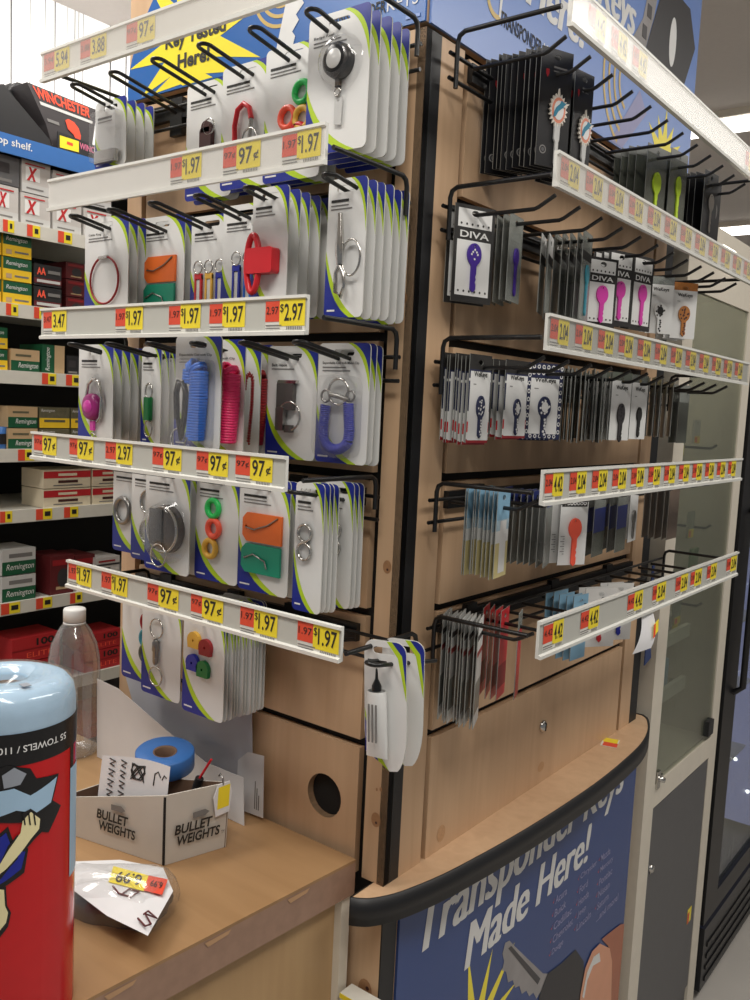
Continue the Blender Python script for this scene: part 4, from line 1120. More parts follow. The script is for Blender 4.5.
# little shelf edge between the counter and the kiosk base
sh = thing('low_shelf', 'white shelf edge with yellow stripe low between counter and kiosk', 'shelf', (.0, -.02, FZ))
b = MB(); b.box(-.04, .03, -.014, .012, .70, .745, 'shelf_white'); b.box(-.04, .03, -.0146, -.014, .738, .745, 'yellow'); b.box(-.04, .03, -.0146, -.014, .70, .722, 'carton_dark'); b.box(-.04, .03, -.012, .01, FZ, .70, 'carton_dark')
spart(b, 'shelf_edge', sh, co)

# paper towel roll
def find_xy(px, depth):
    d = _f + _r * ((px - 375) / FPX) - _u * ((700 - 500) / FPX)
    p = CAM + d * depth
    return p.x, p.y
TX, TY = find_xy(5, .86)
TR = .066
zt_ = on(0, 0, 0, 0).z
TZ1 = 1.0
for _ in range(60):
    py = proj((TX, TY, TZ1))[1]
    TZ1 += (py - 676) * .0008
TZ0 = CTZ + .0005
tw = thing('paper_towel_roll', 'plastic wrapped roll of blue shop towels in a red printed wrapper standing on the counter', 'paper towels', (TX, TY, TZ0))
H = TZ1 - TZ0
b = MB()
b.lathe([(.0195, H - .05), (.0195, H - .004), (.024, H), (.050, H), (.058, H - .003), (.0635, H - .010), (TR, H - .022), (TR, H - .075)], 'towel_blue', n=48); b.build('towels', tw)
b = MB(); b.lathe([(.019, H - .06), (.019, H - .010), (.021, H - .010), (.021, H - .06)], 'box_in', n=32); b.lathe([(.0001, H - .058), (.019, H - .058)], 'gap', n=32); b.build('core', tw)
vd = math.atan2(CAM.y - TY, CAM.x - TX)       # angle towards the camera
def cyl(b, a0, a1, z0, z1, k, r, n=24):
    vs = [(r * math.cos(a0 + (a1 - a0) * i / n), r * math.sin(a0 + (a1 - a0) * i / n), z) for z in (z0, z1) for i in range(n + 1)]
    b.add(vs, [(i, i + 1, n + 2 + i, n + 1 + i) for i in range(n)], k, True)
def clip_half(poly, lim, keep_greater):
    out = []
    for i in range(len(poly)):
        p, q = poly[i], poly[(i + 1) % len(poly)]
        ip = (p[0] >= lim) if keep_greater else (p[0] <= lim); iq = (q[0] >= lim) if keep_greater else (q[0] <= lim)
        if ip: out.append(p)
        if ip != iq:
            t = (lim - p[0]) / (q[0] - p[0]); out.append((lim, p[1] + (q[1] - p[1]) * t))
    return out
def wrap(b, poly, k, r):
    """flat art laid round the roll in narrow strips: poly of (angle offset, z)"""
    a0 = min(p[0] for p in poly); a1 = max(p[0] for p in poly)
    n_ = max(1, int((a1 - a0) / .07) + 1)
    for s_ in range(n_):
        sub = clip_half(clip_half(poly, a0 + (a1 - a0) * s_ / n_, True), a0 + (a1 - a0) * (s_ + 1) / n_, False)
        if len(sub) < 3: continue
        for t in tessellate_polygon([[Vector((a, z * 12, 0)) for a, z in sub]]):
            p = [Vector(sub[i]) for i in t]
            cr = (p[1] - p[0]).cross(p[2] - p[0])
            if abs(cr) < 1e-10: continue
            t = tuple(t) if cr > 0 else tuple(reversed(t))
            b.add([(r * math.cos(vd + sub[i][0]), r * math.sin(vd + sub[i][0]), sub[i][1]) for i in t], [(0, 1, 2)], k)
b = MB(); R1 = TR + .0006
cyl(b, 0, 2 * PI, 0, H - .036, 'wrap_red', R1, 64)
lab = b.build('label_wrapper', tw)
b = MB(); cyl(b, 0, 2 * PI, H - .066, H - .035, 'wrap_black', R1 + .0004, 64); cyl(b, vd + 1.08, vd + 1.2, H - .12, H - .066, 'wrap_black', R1 + .0004, 8); cyl(b, vd + 1.08, vd + 1.50, H - .20, H - .088, 'wrap_paleblue', R1 + .0006, 8)
vs, fs = glyph('55 TOWELS / 110 TOWELS', 0, .01)
gx1 = max(a for a, _ in vs)
b.add([((R1 + .0009) * math.cos(vd + .94 - a / gx1 * 1.6), (R1 + .0009) * math.sin(vd + .94 - a / gx1 * 1.6), H - .047 - c * .009) for a, c in vs], fs, 'card_white')
b.build('printed_band', lab)
def A(px, py):
    """photo point on the front of the roll -> (angle offset, height)"""
    d = _f + _r * ((px - 375) / FPX) - _u * ((py - 500) / FPX)
    ox, oy = CAM.x - TX, CAM.y - TY
    a = d.x ** 2 + d.y ** 2; bb = 2 * (ox * d.x + oy * d.y); c = ox ** 2 + oy ** 2 - R1 ** 2
    disc = max(0, bb * bb - 4 * a * c)
    t = (-bb - math.sqrt(disc)) / (2 * a)
    p = CAM + d * t
    an = math.atan2(p.y - TY, p.x - TX) - vd
    an = (an + PI) % (2 * PI) - PI
    return an, p.z - TZ0
def art(b, pts, k, lvl):
    # subdivide the outline so that it hugs the roll
    q = [A(*p) for p in pts]; out = []
    for i in range(len(q)):
        p0, p1 = q[i], q[(i + 1) % len(q)]
        for j in range(4): out.append((p0[0] + (p1[0] - p0[0]) * j / 4, p0[1] + (p1[1] - p0[1]) * j / 4))
    wrap(b, out, k, R1 + .0006 + .0004 * lvl)
b = MB()
art(b, [(-6, 770), (8, 765), (30, 768), (36, 778), (58, 773), (52, 800), (60, 805), (48, 832), (30, 830), (40, 820), (-6, 822)], 'wrap_black', 1)
art(b, [(-6, 792), (14, 788), (30, 795), (56, 776), (50, 802), (36, 812), (16, 810), (-6, 818)], 'wrap_paleblue', 2)
art(b, [(2, 775), (14, 767), (26, 773), (20, 784), (4, 788)], 'wrap_grey', 3)
b.build('printed_towel', lab)
b = MB()
art(b, [(-4, 872), (8, 845), (16, 835), (24, 826), (18, 814), (30, 808), (42, 816), (42, 830), (34, 838), (24, 850), (10, 866), (-4, 884)], 'wrap_black', 3)
art(b, [(-4, 870), (9, 848), (20, 832), (22, 820), (30, 811), (39, 818), (38, 828), (30, 838), (20, 852), (6, 868), (-4, 876)], 'wrap_cream', 4)
for k_ in range(3): art(b, [(22 + 5 * k_, 812), (23.5 + 5 * k_, 812), (25 + 5 * k_, 824), (23.5 + 5 * k_, 824)], 'wrap_black', 5)
b.build('printed_hand', lab)
b = MB()
art(b, [(-6, 838), (8, 826), (14, 844), (28, 848), (24, 872), (8, 884), (-6, 892)], 'wrap_black', 1)
art(b, [(-6, 842), (6, 832), (12, 848), (25, 851), (21, 868), (6, 880), (-6, 887)], 'wrap_blue', 2)
art(b, [(-6, 884), (6, 886), (7, 905), (11, 912), (8, 926), (-1, 938), (-6, 940)], 'wrap_black', 1)
art(b, [(-6, 888), (4, 889), (5, 905), (8, 912), (6, 922), (-2, 932), (-6, 934)], 'wrap_cream', 2)
b.build('printed_figure', lab)
b = MB(); b.lathe([(.001, H - .012), (.0185, H - .006), (.024, H + .0012), (.050, H + .0022), (.059, H - .001), (.065, H - .009), (TR + .0016, H - .022), (TR + .0016, H - .034)], 'film', n=48); b.build('plastic_wrap', tw)
b = MB(); b.box(.040, .050, -.004, .004, H + .0026, H + .0032, 'wrap_grey'); o = b.build('seal_patch', tw); o.rotation_euler.z = vd - .1 + .5

# water bottles
def bottle(label, x, y):
    t = thing('water_bottle', label, 'bottle', (x, y, CTZ + .0003), 0, 'clear water bottles on the counter')
    s = 1.1
    prof = [(.0001, .004), (.02, .001), (.032, 0), (.038, .006), (.0395, .02), (.038, .03), (.0395, .04), (.038, .05), (.0395, .06), (.0385, .072), (.0385, .12), (.0395, .128), (.0395, .145), (.0385, .165), (.034, .19), (.025, .212), (.017, .224), (.0155, .232), (.0155, .24)]
    b = MB(); b.lathe([(a * s, c * 1.02) for a, c in prof], 'bottle', n=36); b.build('body', t)
    b = MB(); b.lathe([(.0165, .232), (.0185, .233), (.0185, .252), (.017, .2545), (.0001, .255)], 'cap_white', n=30); b.build('cap', t)
    b = MB(); b.lathe([(.0165, .2275), (.0185, .2275), (.0185, .231), (.0165, .231)], 'cap_white', n=30); b.build('neck_ring', t)
    return t
p = on(2, CTZ, 73, 752); BX, BY = p.x, p.y
bottle('clear plastic water bottle with white cap standing behind the towel roll', BX, BY)
p = on(2, CTZ, -24, 792)
bottle('clear plastic water bottle cut off at the left edge of the photo', p.x, p.y)

# cardboard box
base = on(2, CTZ, 164, 866)
F0 = Vector((base.x, base.y))
e1 = Vector((.243, .970)).normalized(); SK = math.radians(116)
box_rz = math.atan2(e1.y, e1.x)
e2 = Vector((math.cos(box_rz + SK), math.sin(box_rz + SK)))
W1, W2 = .0924, .185
def BX2(u, v): return F0 + e1 * u + e2 * v
bxt = thing('cardboard_box', 'open white cardboard box printed Bullet Weights on the counter', 'box', (F0.x, F0.y, CTZ + .0005), box_rz)
BH = .098
fl = .006  # walls flare outwards
def wall(b, p, q, pt_, qt, th=.0022):
    p, q, pt_, qt = map(Vector, (p, q, pt_, qt))
    n_ = (q - p).cross(qt - p).normalized() * th
    vs = [p, q, pt_, qt, p + n_, q + n_, pt_ + n_, qt + n_]
    b.add(vs, [(3, 2, 1, 0), (4, 5, 6, 7), (0, 1, 5, 4), (1, 2, 6, 5), (2, 3, 7, 6), (3, 0, 4, 7)], 'box_card')
    b.add([v + (n_ * 1.02) for v in (p, q, pt_, qt)], [(0, 1, 2, 3)], 'box_in')
# local frame: x along the short front (W1), y to the back left (W2)
c2, s2 = W2 * math.cos(SK), W2 * math.sin(SK)
crn = [(0, 0), (W1, 0), (W1 + c2, s2), (c2, s2)]
top = [(-fl * .3, -fl * .4), (W1 + fl * .5, -fl * .3), (W1 + c2 + fl * .3, s2 + fl * .2), (c2 - fl * .4, s2 + fl * .2)]
hgt = [BH, BH - .004, .060, .050]
b = MB()
for i in range(4):
    j = (i + 1) % 4
    wall(b, (*crn[j], 0), (*crn[i], 0), (*top[i], hgt[i]), (*top[j], hgt[j]))
b.add([(x * .97 + .001, y * .97 + .002, .0015) for x, y in crn], [(0, 1, 2, 3)], 'box_in'); b.build('carton', bxt)
b = MB(); b.box(-.0028, -.0002, -.0026, .0004, .002, BH - .002, 'gap'); b.build('corner_crease', bxt)
def boxprint(b, w0):
    b.text('BULLET', w0 + .004, w0 + .060, .040, .054, -.001, 'ink', bold=.03, shear=.15)
    b.text('WEIGHTS', w0 + .008, w0 + .072, .024, .038, -.001, 'ink', bold=.03, shear=.15)
    b.flat([(w0 + .03, .058), (w0 + .048, .058), (w0 + .055, .062), (w0 + .048, .067), (w0 + .03, .066)], -.001, 'ink_grey')
b = MB(); b.X = Matrix.Rotation(.03, 4, 'X') @ Matrix.Translation((0, -.0022, 0)); boxprint(b, .008); b.text('TM', .082, .087, .024, .029, -.001, 'ink'); b.build('printed_logo', bxt)
b = MB(); b.X = Matrix.Rotation(SK - PI, 4, 'Z') @ Matrix.Rotation(.03, 4, 'X') @ Matrix.Translation((0, -.0022, 0))
boxprint(b, -.118)
b.build('printed_logo', bxt)

def inbox(u, v, z): 
    p_ = BX2(u, v); return Vector((p_.x, p_.y, CTZ + z))
# things standing in the box
tp = thing('tape_roll', 'roll of blue tape on a brown core lying in the cardboard box', 'tape', on(2, CTZ + .0995, 165, 759), box_rz)
tp.rotation_euler = (math.radians(6), math.radians(-4), box_rz)
b = MB(); b.lathe([(.017, -.012), (.040, -.014), (.042, -.012), (.042, .012), (.040, .014), (.017, .012)], 'tape_blue', n=40); b.build('tape', tp)
b = MB(); b.lathe([(.014, -.011), (.0172, -.0125), (.0172, .0125), (.014, .011), (.014, -.011)], 'box_in', n=32); b.build('core', tp)
nl = thing('handwritten_note', 'white note with black handwriting standing inside the cardboard box', 'note', inbox(.0045, .008, .036), box_rz + SK - PI)
b = MB()
W_, H_ = .118, .084
N = 10
vs = []
for i in range(N + 1):
    u = -W_ + W_ * i / N
    vs += [(u, .010 * math.sin(i / N * PI) , 0), (u, .010 * math.sin(i / N * PI) + .012, H_ + .010 * (i / N))]
b.add(vs, [(2 * i, 2 * i + 2, 2 * i + 3, 2 * i + 1) for i in range(N)], 'paper', True); b.build('sheet', nl)
b = MB()
def note_y(u): return .010 * math.sin((u + W_) / W_ * PI)
def stroke(pts, r=.0008):
    b.tube([(u, note_y(u) + .012 * z / H_ - .0012, z) for u, z in pts], r, 'ink', 5)
for off_ in (0, .017):
    zz = .082
    for i in range(4):
        stroke([(-.106 + off_, zz), (-.097 + off_, zz - .003), (-.105 + off_, zz - .007), (-.098 + off_, zz - .010)]); zz -= .014
stroke([(-.060 + .012 * math.cos(a * 1.7), .07 + .011 * math.sin(a * 2.3)) for a in [i * .5 for i in range(26)]], .0009)
stroke([(-.030, .06), (-.029, .076), (-.023, .080), (-.017, .074)], .001); stroke([(-.014, .072), (-.010, .079), (-.005, .077)], .001)
b.build('handwriting', nl)
pn = thing('red_tipped_marker', 'black marker with a thin red tip poking out of the cardboard box', 'marker', inbox(.078, .035, .03), box_rz)
b = MB(); b.tube([(0, .02, 0), (.004, .01, .05), (.006, .006, .062)], .006, 'carton_black', 10); b.build('barrel', pn)
b = MB(); b.tube([(.006, .006, .062), (.016, -.008, .092)], .0018, 'red', 8); b.build('tip', pn)
cl = thing('dark_cable_bundle', 'dark brown folded pouch lying in the back of the cardboard box', 'pouch', inbox(.045, .135, .004), box_rz)
cl.name = 'folded_pouch'
b = MB(); b.rbox(-.022, .022, -.022, .022, 0, .044, 'brown', .010); b.build('pouch_body', cl)
b = MB(); b.flat(ell(0, 0, .012, n=16), 0, 'card_white'); o = b.build('round_sticker', cl); o.rotation_euler.x = -PI / 2; o.location = (-.0, .0, .0446)
yt = thing('yellow_price_label', 'yellow price label on a white card hooked over the right rim of the cardboard box', 'price label', inbox(W1 - .024, -.006, BH - .034), box_rz + .1)
b = MB(); b.prism([(0, -.012), (.022, -.010), (.026, .018), (.022, .034), (.003, .033), (-.004, .016)], -.0015, -.0004, 'paper'); b.flat([(.002, -.002), (.021, -.001), (.0225, .03), (.0035, .029)], -.0018, 'yellow'); b.build('label_face', yt)
b = MB(); b.tube([(.011, -.001, .031), (.011, .0, .04), (.011, .006, .044), (.011, .0095, .040)], .0012, 'steel', 6); b.build('wire_clip', yt)

# loose papers leaning on the kiosk
def sheet(label, pts, y, k, lean=.0):
    q = [on(1, y, *p_) for p_ in pts]
    z0 = min(v.z for v in q); cx = sum(v.x for v in q) / len(q)
    b = MB()
    po_ = [(v.x - cx, max(v.z - z0, 0)) for v in q]
    area = sum(po_[i][0] * po_[(i + 1) % len(po_)][1] - po_[(i + 1) % len(po_)][0] * po_[i][1] for i in range(len(po_)))
    if area < 0: po_ = po_[::-1]
    b.prism(po_, -.0003, .0003, k)
    o = b.build('loose_paper_sheet', None, (cx, y, max(z0, CTZ + .0005)))
    o.rotation_euler.x = lean
    return tag(o, label, 'paper', 'papers leaning on the kiosk')
s1 = sheet('white sheet of paper leaning on the kiosk behind the bottle and box, at left', [(97, 684), (118, 694), (165, 735), (205, 768), (243, 784), (244, 832), (97, 762)], -.05, 'paper')
s2 = sheet('greyish sheet of paper leaning flat against the kiosk behind the other sheets', [(124, 695), (180, 716), (251, 735), (252, 818), (150, 790)], -.012, 'paper_grey')
s3 = sheet('narrow printed white slip of paper beside the cable hole panel', [(248, 752), (264, 756), (263, 818), (236, 808), (238, 760)], -.022, 'paper')
q = MB()
for i in range(3):
    q.box(.012 + .004 * i, .0135 + .004 * i, -.0008, -.0004, .012, .055 - .01 * i, 'ink_grey')
q.build('printed_text', s3)

# bagged item with the upside-down price tag
pc = on(2, CTZ, 128, 898)
bg = thing('bagged_package', 'white paper package in clear plastic with an upside-down yellow price tag on the counter', 'package', (0, 0, CTZ + .0005))
gp = [on(2, CTZ, 60 + a * .29333, 660 + c * .29333) for a, c in ((20, 880), (205, 925), (315, 925), (392, 835), (350, 790), (40, 775))]
cxy = Vector((sum(v.x for v in gp) / 6, sum(v.y for v in gp) / 6))
bg.location = (cxy.x, cxy.y, CTZ + .0005)
out = [(v.x - cxy.x, v.y - cxy.y) for v in gp]
def smooth_loop(pts, n=6):
    o_ = []
    L = len(pts)
    for i in range(L):
        p0, p1, p2, p3 = (Vector(pts[(i + k) % L]) for k in (-1, 0, 1, 2))
        for j in range(n):
            t = j / n
            o_.append(.5 * ((2 * p1) + (p2 - p0) * t + (2 * p0 - 5 * p1 + 4 * p2 - p3) * t * t + (3 * p1 - p0 - 3 * p2 + p3) * t ** 3))
    return o_
lp = smooth_loop(out, 6)
def lump(b, k, grow, h, top_only=False):
    n = len(lp)
    rows = [(1.0, 0.), (1.03, .25), (1.0, .55), (.9, .8), (.74, .95), (.45, 1.0), (.0, 1.0)]
    vs = []
    for s_, hz in rows:
        for i, p_ in enumerate(lp):
            wob = 1 + .03 * math.sin(i * 1.9 + s_ * 9)
            vs.append((p_.x * s_ * grow * wob, p_.y * s_ * grow * wob, hz * h * (1 + .06 * math.sin(i * .8 + 1))))
    b.add(vs, [(i * n + j, i * n + (j + 1) % n, (i + 1) * n + (j + 1) % n, (i + 1) * n + j) for i in range(len(rows) - 1) for j in range(n)], k, True)
b = MB(); lump(b, 'lump_dark', .9, .030); b.build('contents', bg)
TOPZ = .036
wp = [on(2, CTZ + TOPZ, 60 + a * .29333, 660 + c * .29333) for a, c in ((28, 762), (160, 862), (300, 930), (386, 778), (352, 700), (205, 672), (35, 678))]
b = MB()
pl = [(v.x - cxy.x, v.y - cxy.y) for v in wp]
def ptop(x, y): return TOPZ - .9 * (x * x + y * y)
N = len(pl); cxp = (sum(p_[0] for p_ in pl) / N, sum(p_[1] for p_ in pl) / N)
vs = [(cxp[0], cxp[1], TOPZ)]
for ringf in (.35, .7, 1.0):
    for p_ in pl:
        x = cxp[0] + (p_[0] - cxp[0]) * ringf; y = cxp[1] + (p_[1] - cxp[1]) * ringf
        vs.append((x, y, TOPZ - .004 * ringf ** 2))
fs = [(0, 1 + (i + 1) % N, 1 + i) for i in range(N)]
for r_ in range(2):
    o0 = 1 + r_ * N; o1 = o0 + N
    fs += [(o0 + i, o0 + (i + 1) % N, o1 + (i + 1) % N, o1 + i) for i in range(N)]
b.add(vs, fs, 'paper'); pap = b.build('paper_wrapper', bg)
def on_paper(b, a, c, k, lift):
    v = on(2, CTZ + TOPZ, 60 + a * .29333, 660 + c * .29333); return (v.x - cxy.x, v.y - cxy.y, TOPZ + lift)
b = MB()
for poly_, k, l_ in (([(182, 706), (302, 738), (285, 792), (165, 760)], 'yellow', .001), ([(302, 738), (368, 752), (348, 805), (285, 790)], 'tag_red', .0011)):
    b.add([on_paper(b, a, c, k, l_) for a, c in reversed(poly_)], [(0, 1, 2, 3)], k)
def paper_text(body, quad_, k, lift, shear=0):
    """lettering mapped bilinearly into a quad: origin, x-end, y-end (as read the right way up)"""
    vs, fs = glyph(body, shear, .015)
    x1 = max(a for a, _ in vs); x0_ = min(a for a, _ in vs); z1 = max(c for _, c in vs); z0_ = min(c for _, c in vs)
    o_, ex, ey = (Vector(on_paper(b, *q_, k, lift)) for q_ in quad_)
    b.add([o_ + (ex - o_) * ((a - x0_) / (x1 - x0_)) + (ey - o_) * ((c - z0_) / (z1 - z0_)) for a, c in vs], fs, k)
paper_text('6.99', ((282, 738), (196, 724), (274, 776)), 'ink', .0016)
paper_text('6.99', ((352, 764), (312, 754), (346, 786)), 'ink', .0016)
b.build('price_tag', bg)
b = MB()
for st in ([(180, 775), (200, 800), (240, 812), (270, 795), (235, 785), (215, 800)], [(265, 885), (290, 912), (310, 905), (290, 870), (330, 885), (300, 860), (285, 872)]):
    b.tube([on_paper(b, a, c, 'maroon', .0012) for a, c in st], .0011, 'maroon', 6)
b.build('handwriting', bg)
b = MB(); lump(b, 'film', 1.03, .0405); b.build('plastic_bag', bg)

# price tag lying on the ledge, paper on the lowest rail
p_ = on(2, .9, 610, 743)
b = MB(); b.X = Matrix.Rotation(.25, 4, 'Z')
b.box(-.016, .016, -.024, .024, .0003, .0008, 'tag_white'); b.box(-.012, .016, -.022, .0, .0009, .001, 'tag_red'); b.box(-.014, .014, 0, .024, .0009, .001, 'yellow')
tag(b.build('fallen_price_label', None, (p_.x, p_.y, .9)), 'small red and yellow price label lying on the wooden ledge', 'price label')
hp = thing('hanging_paper_slip', 'curled white paper slip with a price label hanging from the lowest right rail', 'paper slip', (.158, .465, 1.243), RZ)
b = MB()
vs = []
for i in range(8):
    t_ = i / 7
    vs += [(-.01 - .05 * t_ ** 1.6, -.012 * math.sin(t_ * 2), -.062 * t_), (.038 - .035 * t_, -.02 * math.sin(t_ * 2), -.062 * t_)]
b.add(vs, [(2 * i, 2 * i + 2, 2 * i + 3, 2 * i + 1) for i in range(7)], 'paper', True); b.build('slip', hp)
b = MB(); b.quad([(.0, -.021, -.045), (.016, -.023, -.035), (.022, -.020, -.016), (.008, -.018, -.024)], 'yellow'); b.quad([(.0, -.0215, -.045), (.006, -.0225, -.042), (.012, -.0195, -.022), (.008, -.0185, -.024)], 'tag_red'); b.build('price_tag', hp)

# ------------------------------------------------------------------ ammunition shelving at the left
XG = -1.7
gon = thing('store_shelf_unit', 'white metal store shelves stocked with ammunition boxes against the white wall', 'shelf', (XG, 0, FZ), RZ)
go = Vector((0, 0, -FZ))
Y0, Y1 = .05, 1.7
b = MB(); b.box(Y0, Y1, .42, .43, FZ, 2.2, 'shelf_dark'); b.box(Y0, Y1, .0, .42, FZ, .0, 'shelf_white'); spart(b, 'back_panel', gon, go)
SHZ = [.66, .93, 1.20, 1.377, 1.60, 1.787, 2.014, 2.225]
TG = {2.014: [(3, 14), (27, 40), (58, 72)], 1.787: [(6, 18), (34, 46)], 1.60: [(42, 56), (66, 80)], 1.377: [(18, 34)], 1.20: [(0, 12), (36, 52), (64, 78)], .93: [(1, 20), (36, 52), (70, 82)], .66: []}
for z in SHZ:
    b = MB(); b.box(Y0, Y1, .0, .42, z - .02, z, 'shelf_white'); b.box(Y0, Y1, -.006, .0, z - .034, z + .004, 'shelf_white')
    if z == 2.225:
        b = MB(); b.box(Y0, Y1, .0, .42, z - .02, z, 'shelf_dark'); b.box(Y0, Y1, -.006, .0, z - .03, z + .022, 'tape_blue')
    o = spart(b, 'shelf_board', gon, go)
    if z == 2.225:
        o['label'] = 'top shelf with blue front strip'
        q = MB(); x0_ = on(0, XG, -8, 150).y; x1_ = on(0, XG, 31, 150).y; q.text('top shelf.', x0_, x1_, z - .014, z + .012, -.0066, 'sign_white', bold=.01); q.build('lettering', o)
    for a, c in TG.get(z, []):
        y0_ = on(0, XG + .006, a, proj((XG, .5, z - .015))[1]).y; y1_ = on(0, XG + .006, c, proj((XG, .5, z - .015))[1]).y
        q = MB(); mid = y0_ + (y1_ - y0_) * .42
        q.box(y0_, mid, -.0072, -.0062, z - .03, z + .002, 'tag_red'); q.box(mid, y1_, -.0072, -.0062, z - .03, z + .002, 'yellow'); q.box(mid + .006, y1_ - .006, -.0076, -.0070, z - .02, z - .006, 'ink')
        q.build('price_tag', o)

AMMO = 'ammunition boxes on the store shelves'
def abox(label, px0, px1, zb, h, draw, body, depth=.12, setback=.012):
    pyc = proj((XG, .5, zb + h / 2))[1]
    a, c = on(0, XG - setback, px0, pyc).y, on(0, XG - setback, px1, pyc).y
    b = MB(); w = c - a
    b.box(0, w - .002, 0, depth, 0, h - .0015, body)
    draw(b, w - .002, h - .0015)
    o = b.build('ammunition_box', None, (XG - setback, a, zb + .0008), RZ)
    return tag(o, label, 'ammunition box', AMMO)
def fill(b, w, a, c, d, e, k, y=-.0006): b.flat([(w * a, d), (w * c, d), (w * c, e), (w * a, e)], y, k)
def d_superx(b, w, h):
    fill(b, w, 0, 1, 0, h * .28, 'plastic_grey'); fill(b, w, .12, .62, h * .38, h * .80, 'card_white')
    b.text('X', w * .16, w * .52, h * .38, h * .8, -.0012, 'carton_red', bold=.05, shear=.2); fill(b, w, .1, .8, h * .86, h * .9, 'carton_red', -.001); fill(b, w, .15, .75, h * .12, h * .17, 'ink_grey', -.001)
def d_dark(b, w, h): fill(b, w, .1, .6, h * .4, h * .75, 'carton_dark'); fill(b, w, .1, .7, h * .1, h * .2, 'ink_grey')
def d_remy(b, w, h):
    fill(b, w, 0, 1, h * .5, h, 'rem_green'); fill(b, w, 0, 1, 0, h * .5, 'rem_yellow'); b.text('Remington', w * .1, w * .85, h * .62, h * .86, -.001, 'card_white', shear=.25); fill(b, w, .1, .3, h * .1, h * .3, 'kraft', -.001); fill(b, w, .4, .9, h * .18, h * .26, 'ink_grey', -.001)
def d_remk(b, w, h):
    fill(b, w, 0, 1, h * .5, h, 'kraft'); fill(b, w, 0, 1, 0, h * .5, 'rem_green'); b.text('Remington', w * .25, w * .95, h * .12, h * .42, -.001, 'card_white', shear=.25); fill(b, w, .15, .7, h * .68, h * .78, 'camo', -.001)
def d_reml(b, w, h):
    fill(b, w, 0, 1, h * .52, h, 'plastic_grey'); fill(b, w, 0, 1, 0, h * .52, 'rem_green'); b.text('Remington', w * .12, w * .95, h * .12, h * .42, -.001, 'card_white', shear=.25); fill(b, w, .2, .9, h * .66, h * .82, 'ink_grey', -.001)
def d_remv(b, w, h):
    fill(b, w, 0, .55, 0, h, 'rem_green'); fill(b, w, .55, 1, 0, h, 'kraft'); b.text('Remington', w * .27 - h * .4, w * .27 + h * .4, h * .5 - w * .12, h * .5 + w * .12, -.001, 'card_white', shear=.25, rot=90)
def d_aa(b, w, h):
    fill(b, w, 0, 1, h * .1, h * .35, 'maroon'); b.text('AA', w * .1, w * .42, h * .5, h * .85, -.001, 'coral', bold=.04); fill(b, w, .1, .95, h * .15, h * .28, 'plastic_grey', -.001); fill(b, w, .5, .95, h * .6, h * .75, 'ink_grey', -.001)
def d_camo(b, w, h):
    fill(b, w, 0, 1, 0, h * .48, 'rem_yellow'); fill(b, w, 0, 1, h * .48, h, 'camo'); b.text('Remington', w * .05, w * .5, h * .74, h * .92, -.001, 'card_white', shear=.25); fill(b, w, .15, .85, h * .28, h * .4, 'camo', -.001)
def d_redw(b, w, h):
    fill(b, w, 0, 1, h * .55, h * .92, 'carton_red'); fill(b, w, .3, .7, h * .66, h * .8, 'cream', -.001); fill(b, w, .3, .72, h * .28, h * .42, 'brown', -.001); fill(b, w, .2, .82, h * .12, h * .18, 'ink_grey', -.001)
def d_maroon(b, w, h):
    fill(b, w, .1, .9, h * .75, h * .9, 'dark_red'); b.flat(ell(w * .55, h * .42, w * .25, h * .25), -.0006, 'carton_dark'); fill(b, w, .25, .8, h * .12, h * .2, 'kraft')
def d_white(b, w, h):
    fill(b, w, 0, 1, h * .42, h * .55, 'carton_dark'); fill(b, w, .1, .6, h * .2, h * .28, 'ink'); fill(b, w, .1, .8, h * .66, h * .78, 'dark_red')
def d_100(b, w, h):
    b.text('100', w * .5, w * .88, h * .6, h * .9, -.001, 'ink', bold=.03); fill(b, w, 0, 1, h * .46, h * .52, 'dark_red'); b.text('ELITE', w * .3, w * .85, h * .15, h * .36, -.001, 'coral')
def d_blank(b, w, h): fill(b, w, .2, .8, h * .3, h * .45, 'ink_grey')

sz = 2.0148
abox('grey ammunition box with red X, upper of the two near the left edge', 22, 51, sz + .092, .09, d_superx, 'carton_white')
abox('grey ammunition box with red X, lower of the two near the left edge', 21, 51, sz, .091, d_superx, 'carton_white')
abox('grey ammunition box with red X at the left frame edge', -6, 19, sz, .098, d_superx, 'carton_white')
abox('dark grey ammunition box on top of the left edge box', -6, 20, sz + .099, .08, d_dark, 'cab_grey')
abox('pale ammunition box stacked upper, right of the red X boxes', 53, 81, sz + .092, .082, d_superx, 'carton_white')
abox('pale ammunition box stacked lower, right of the red X boxes', 53, 82, sz, .091, d_superx, 'carton_white')
abox('pale ammunition box half hidden by the second price rail', 84, 112, sz, .091, d_superx, 'carton_white')
abox('pale ammunition box half hidden above the second price rail', 84, 112, sz + .092, .082, d_superx, 'carton_white')
sz = 1.7878
for i, w_ in enumerate(('bottom', 'middle', 'top')):
    abox('green and yellow ammunition box, %s of its stack of three' % w_, 3, 32, sz + .0665 * i, .0655, d_remy, 'rem_yellow')
    abox('green and yellow ammunition box cut by the left frame edge, %s of its stack' % w_, -22, 1.5, sz + .0665 * i, .0655, d_remy, 'rem_yellow')
abox('black ammunition box with red AA letters, upper one', 34, 62, sz + .066, .062, d_aa, 'carton_black')
abox('black ammunition box with red AA letters, lower one', 34, 62, sz, .064, d_aa, 'carton_black')
for i, w_ in enumerate(('bottom', 'middle', 'top')):
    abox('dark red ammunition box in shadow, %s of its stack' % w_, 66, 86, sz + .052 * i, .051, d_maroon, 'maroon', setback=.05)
sz = 1.6008
for i, w_ in enumerate(('lower', 'upper')):
    abox('yellow and green ammunition box at the left frame edge, %s' % w_, -18, 8, sz + .062 * i, .06, d_remy, 'rem_yellow')
abox('kraft and green ammunition box lying flat above the 97 cent rail', 11, 40, sz, .066, d_remk, 'kraft')
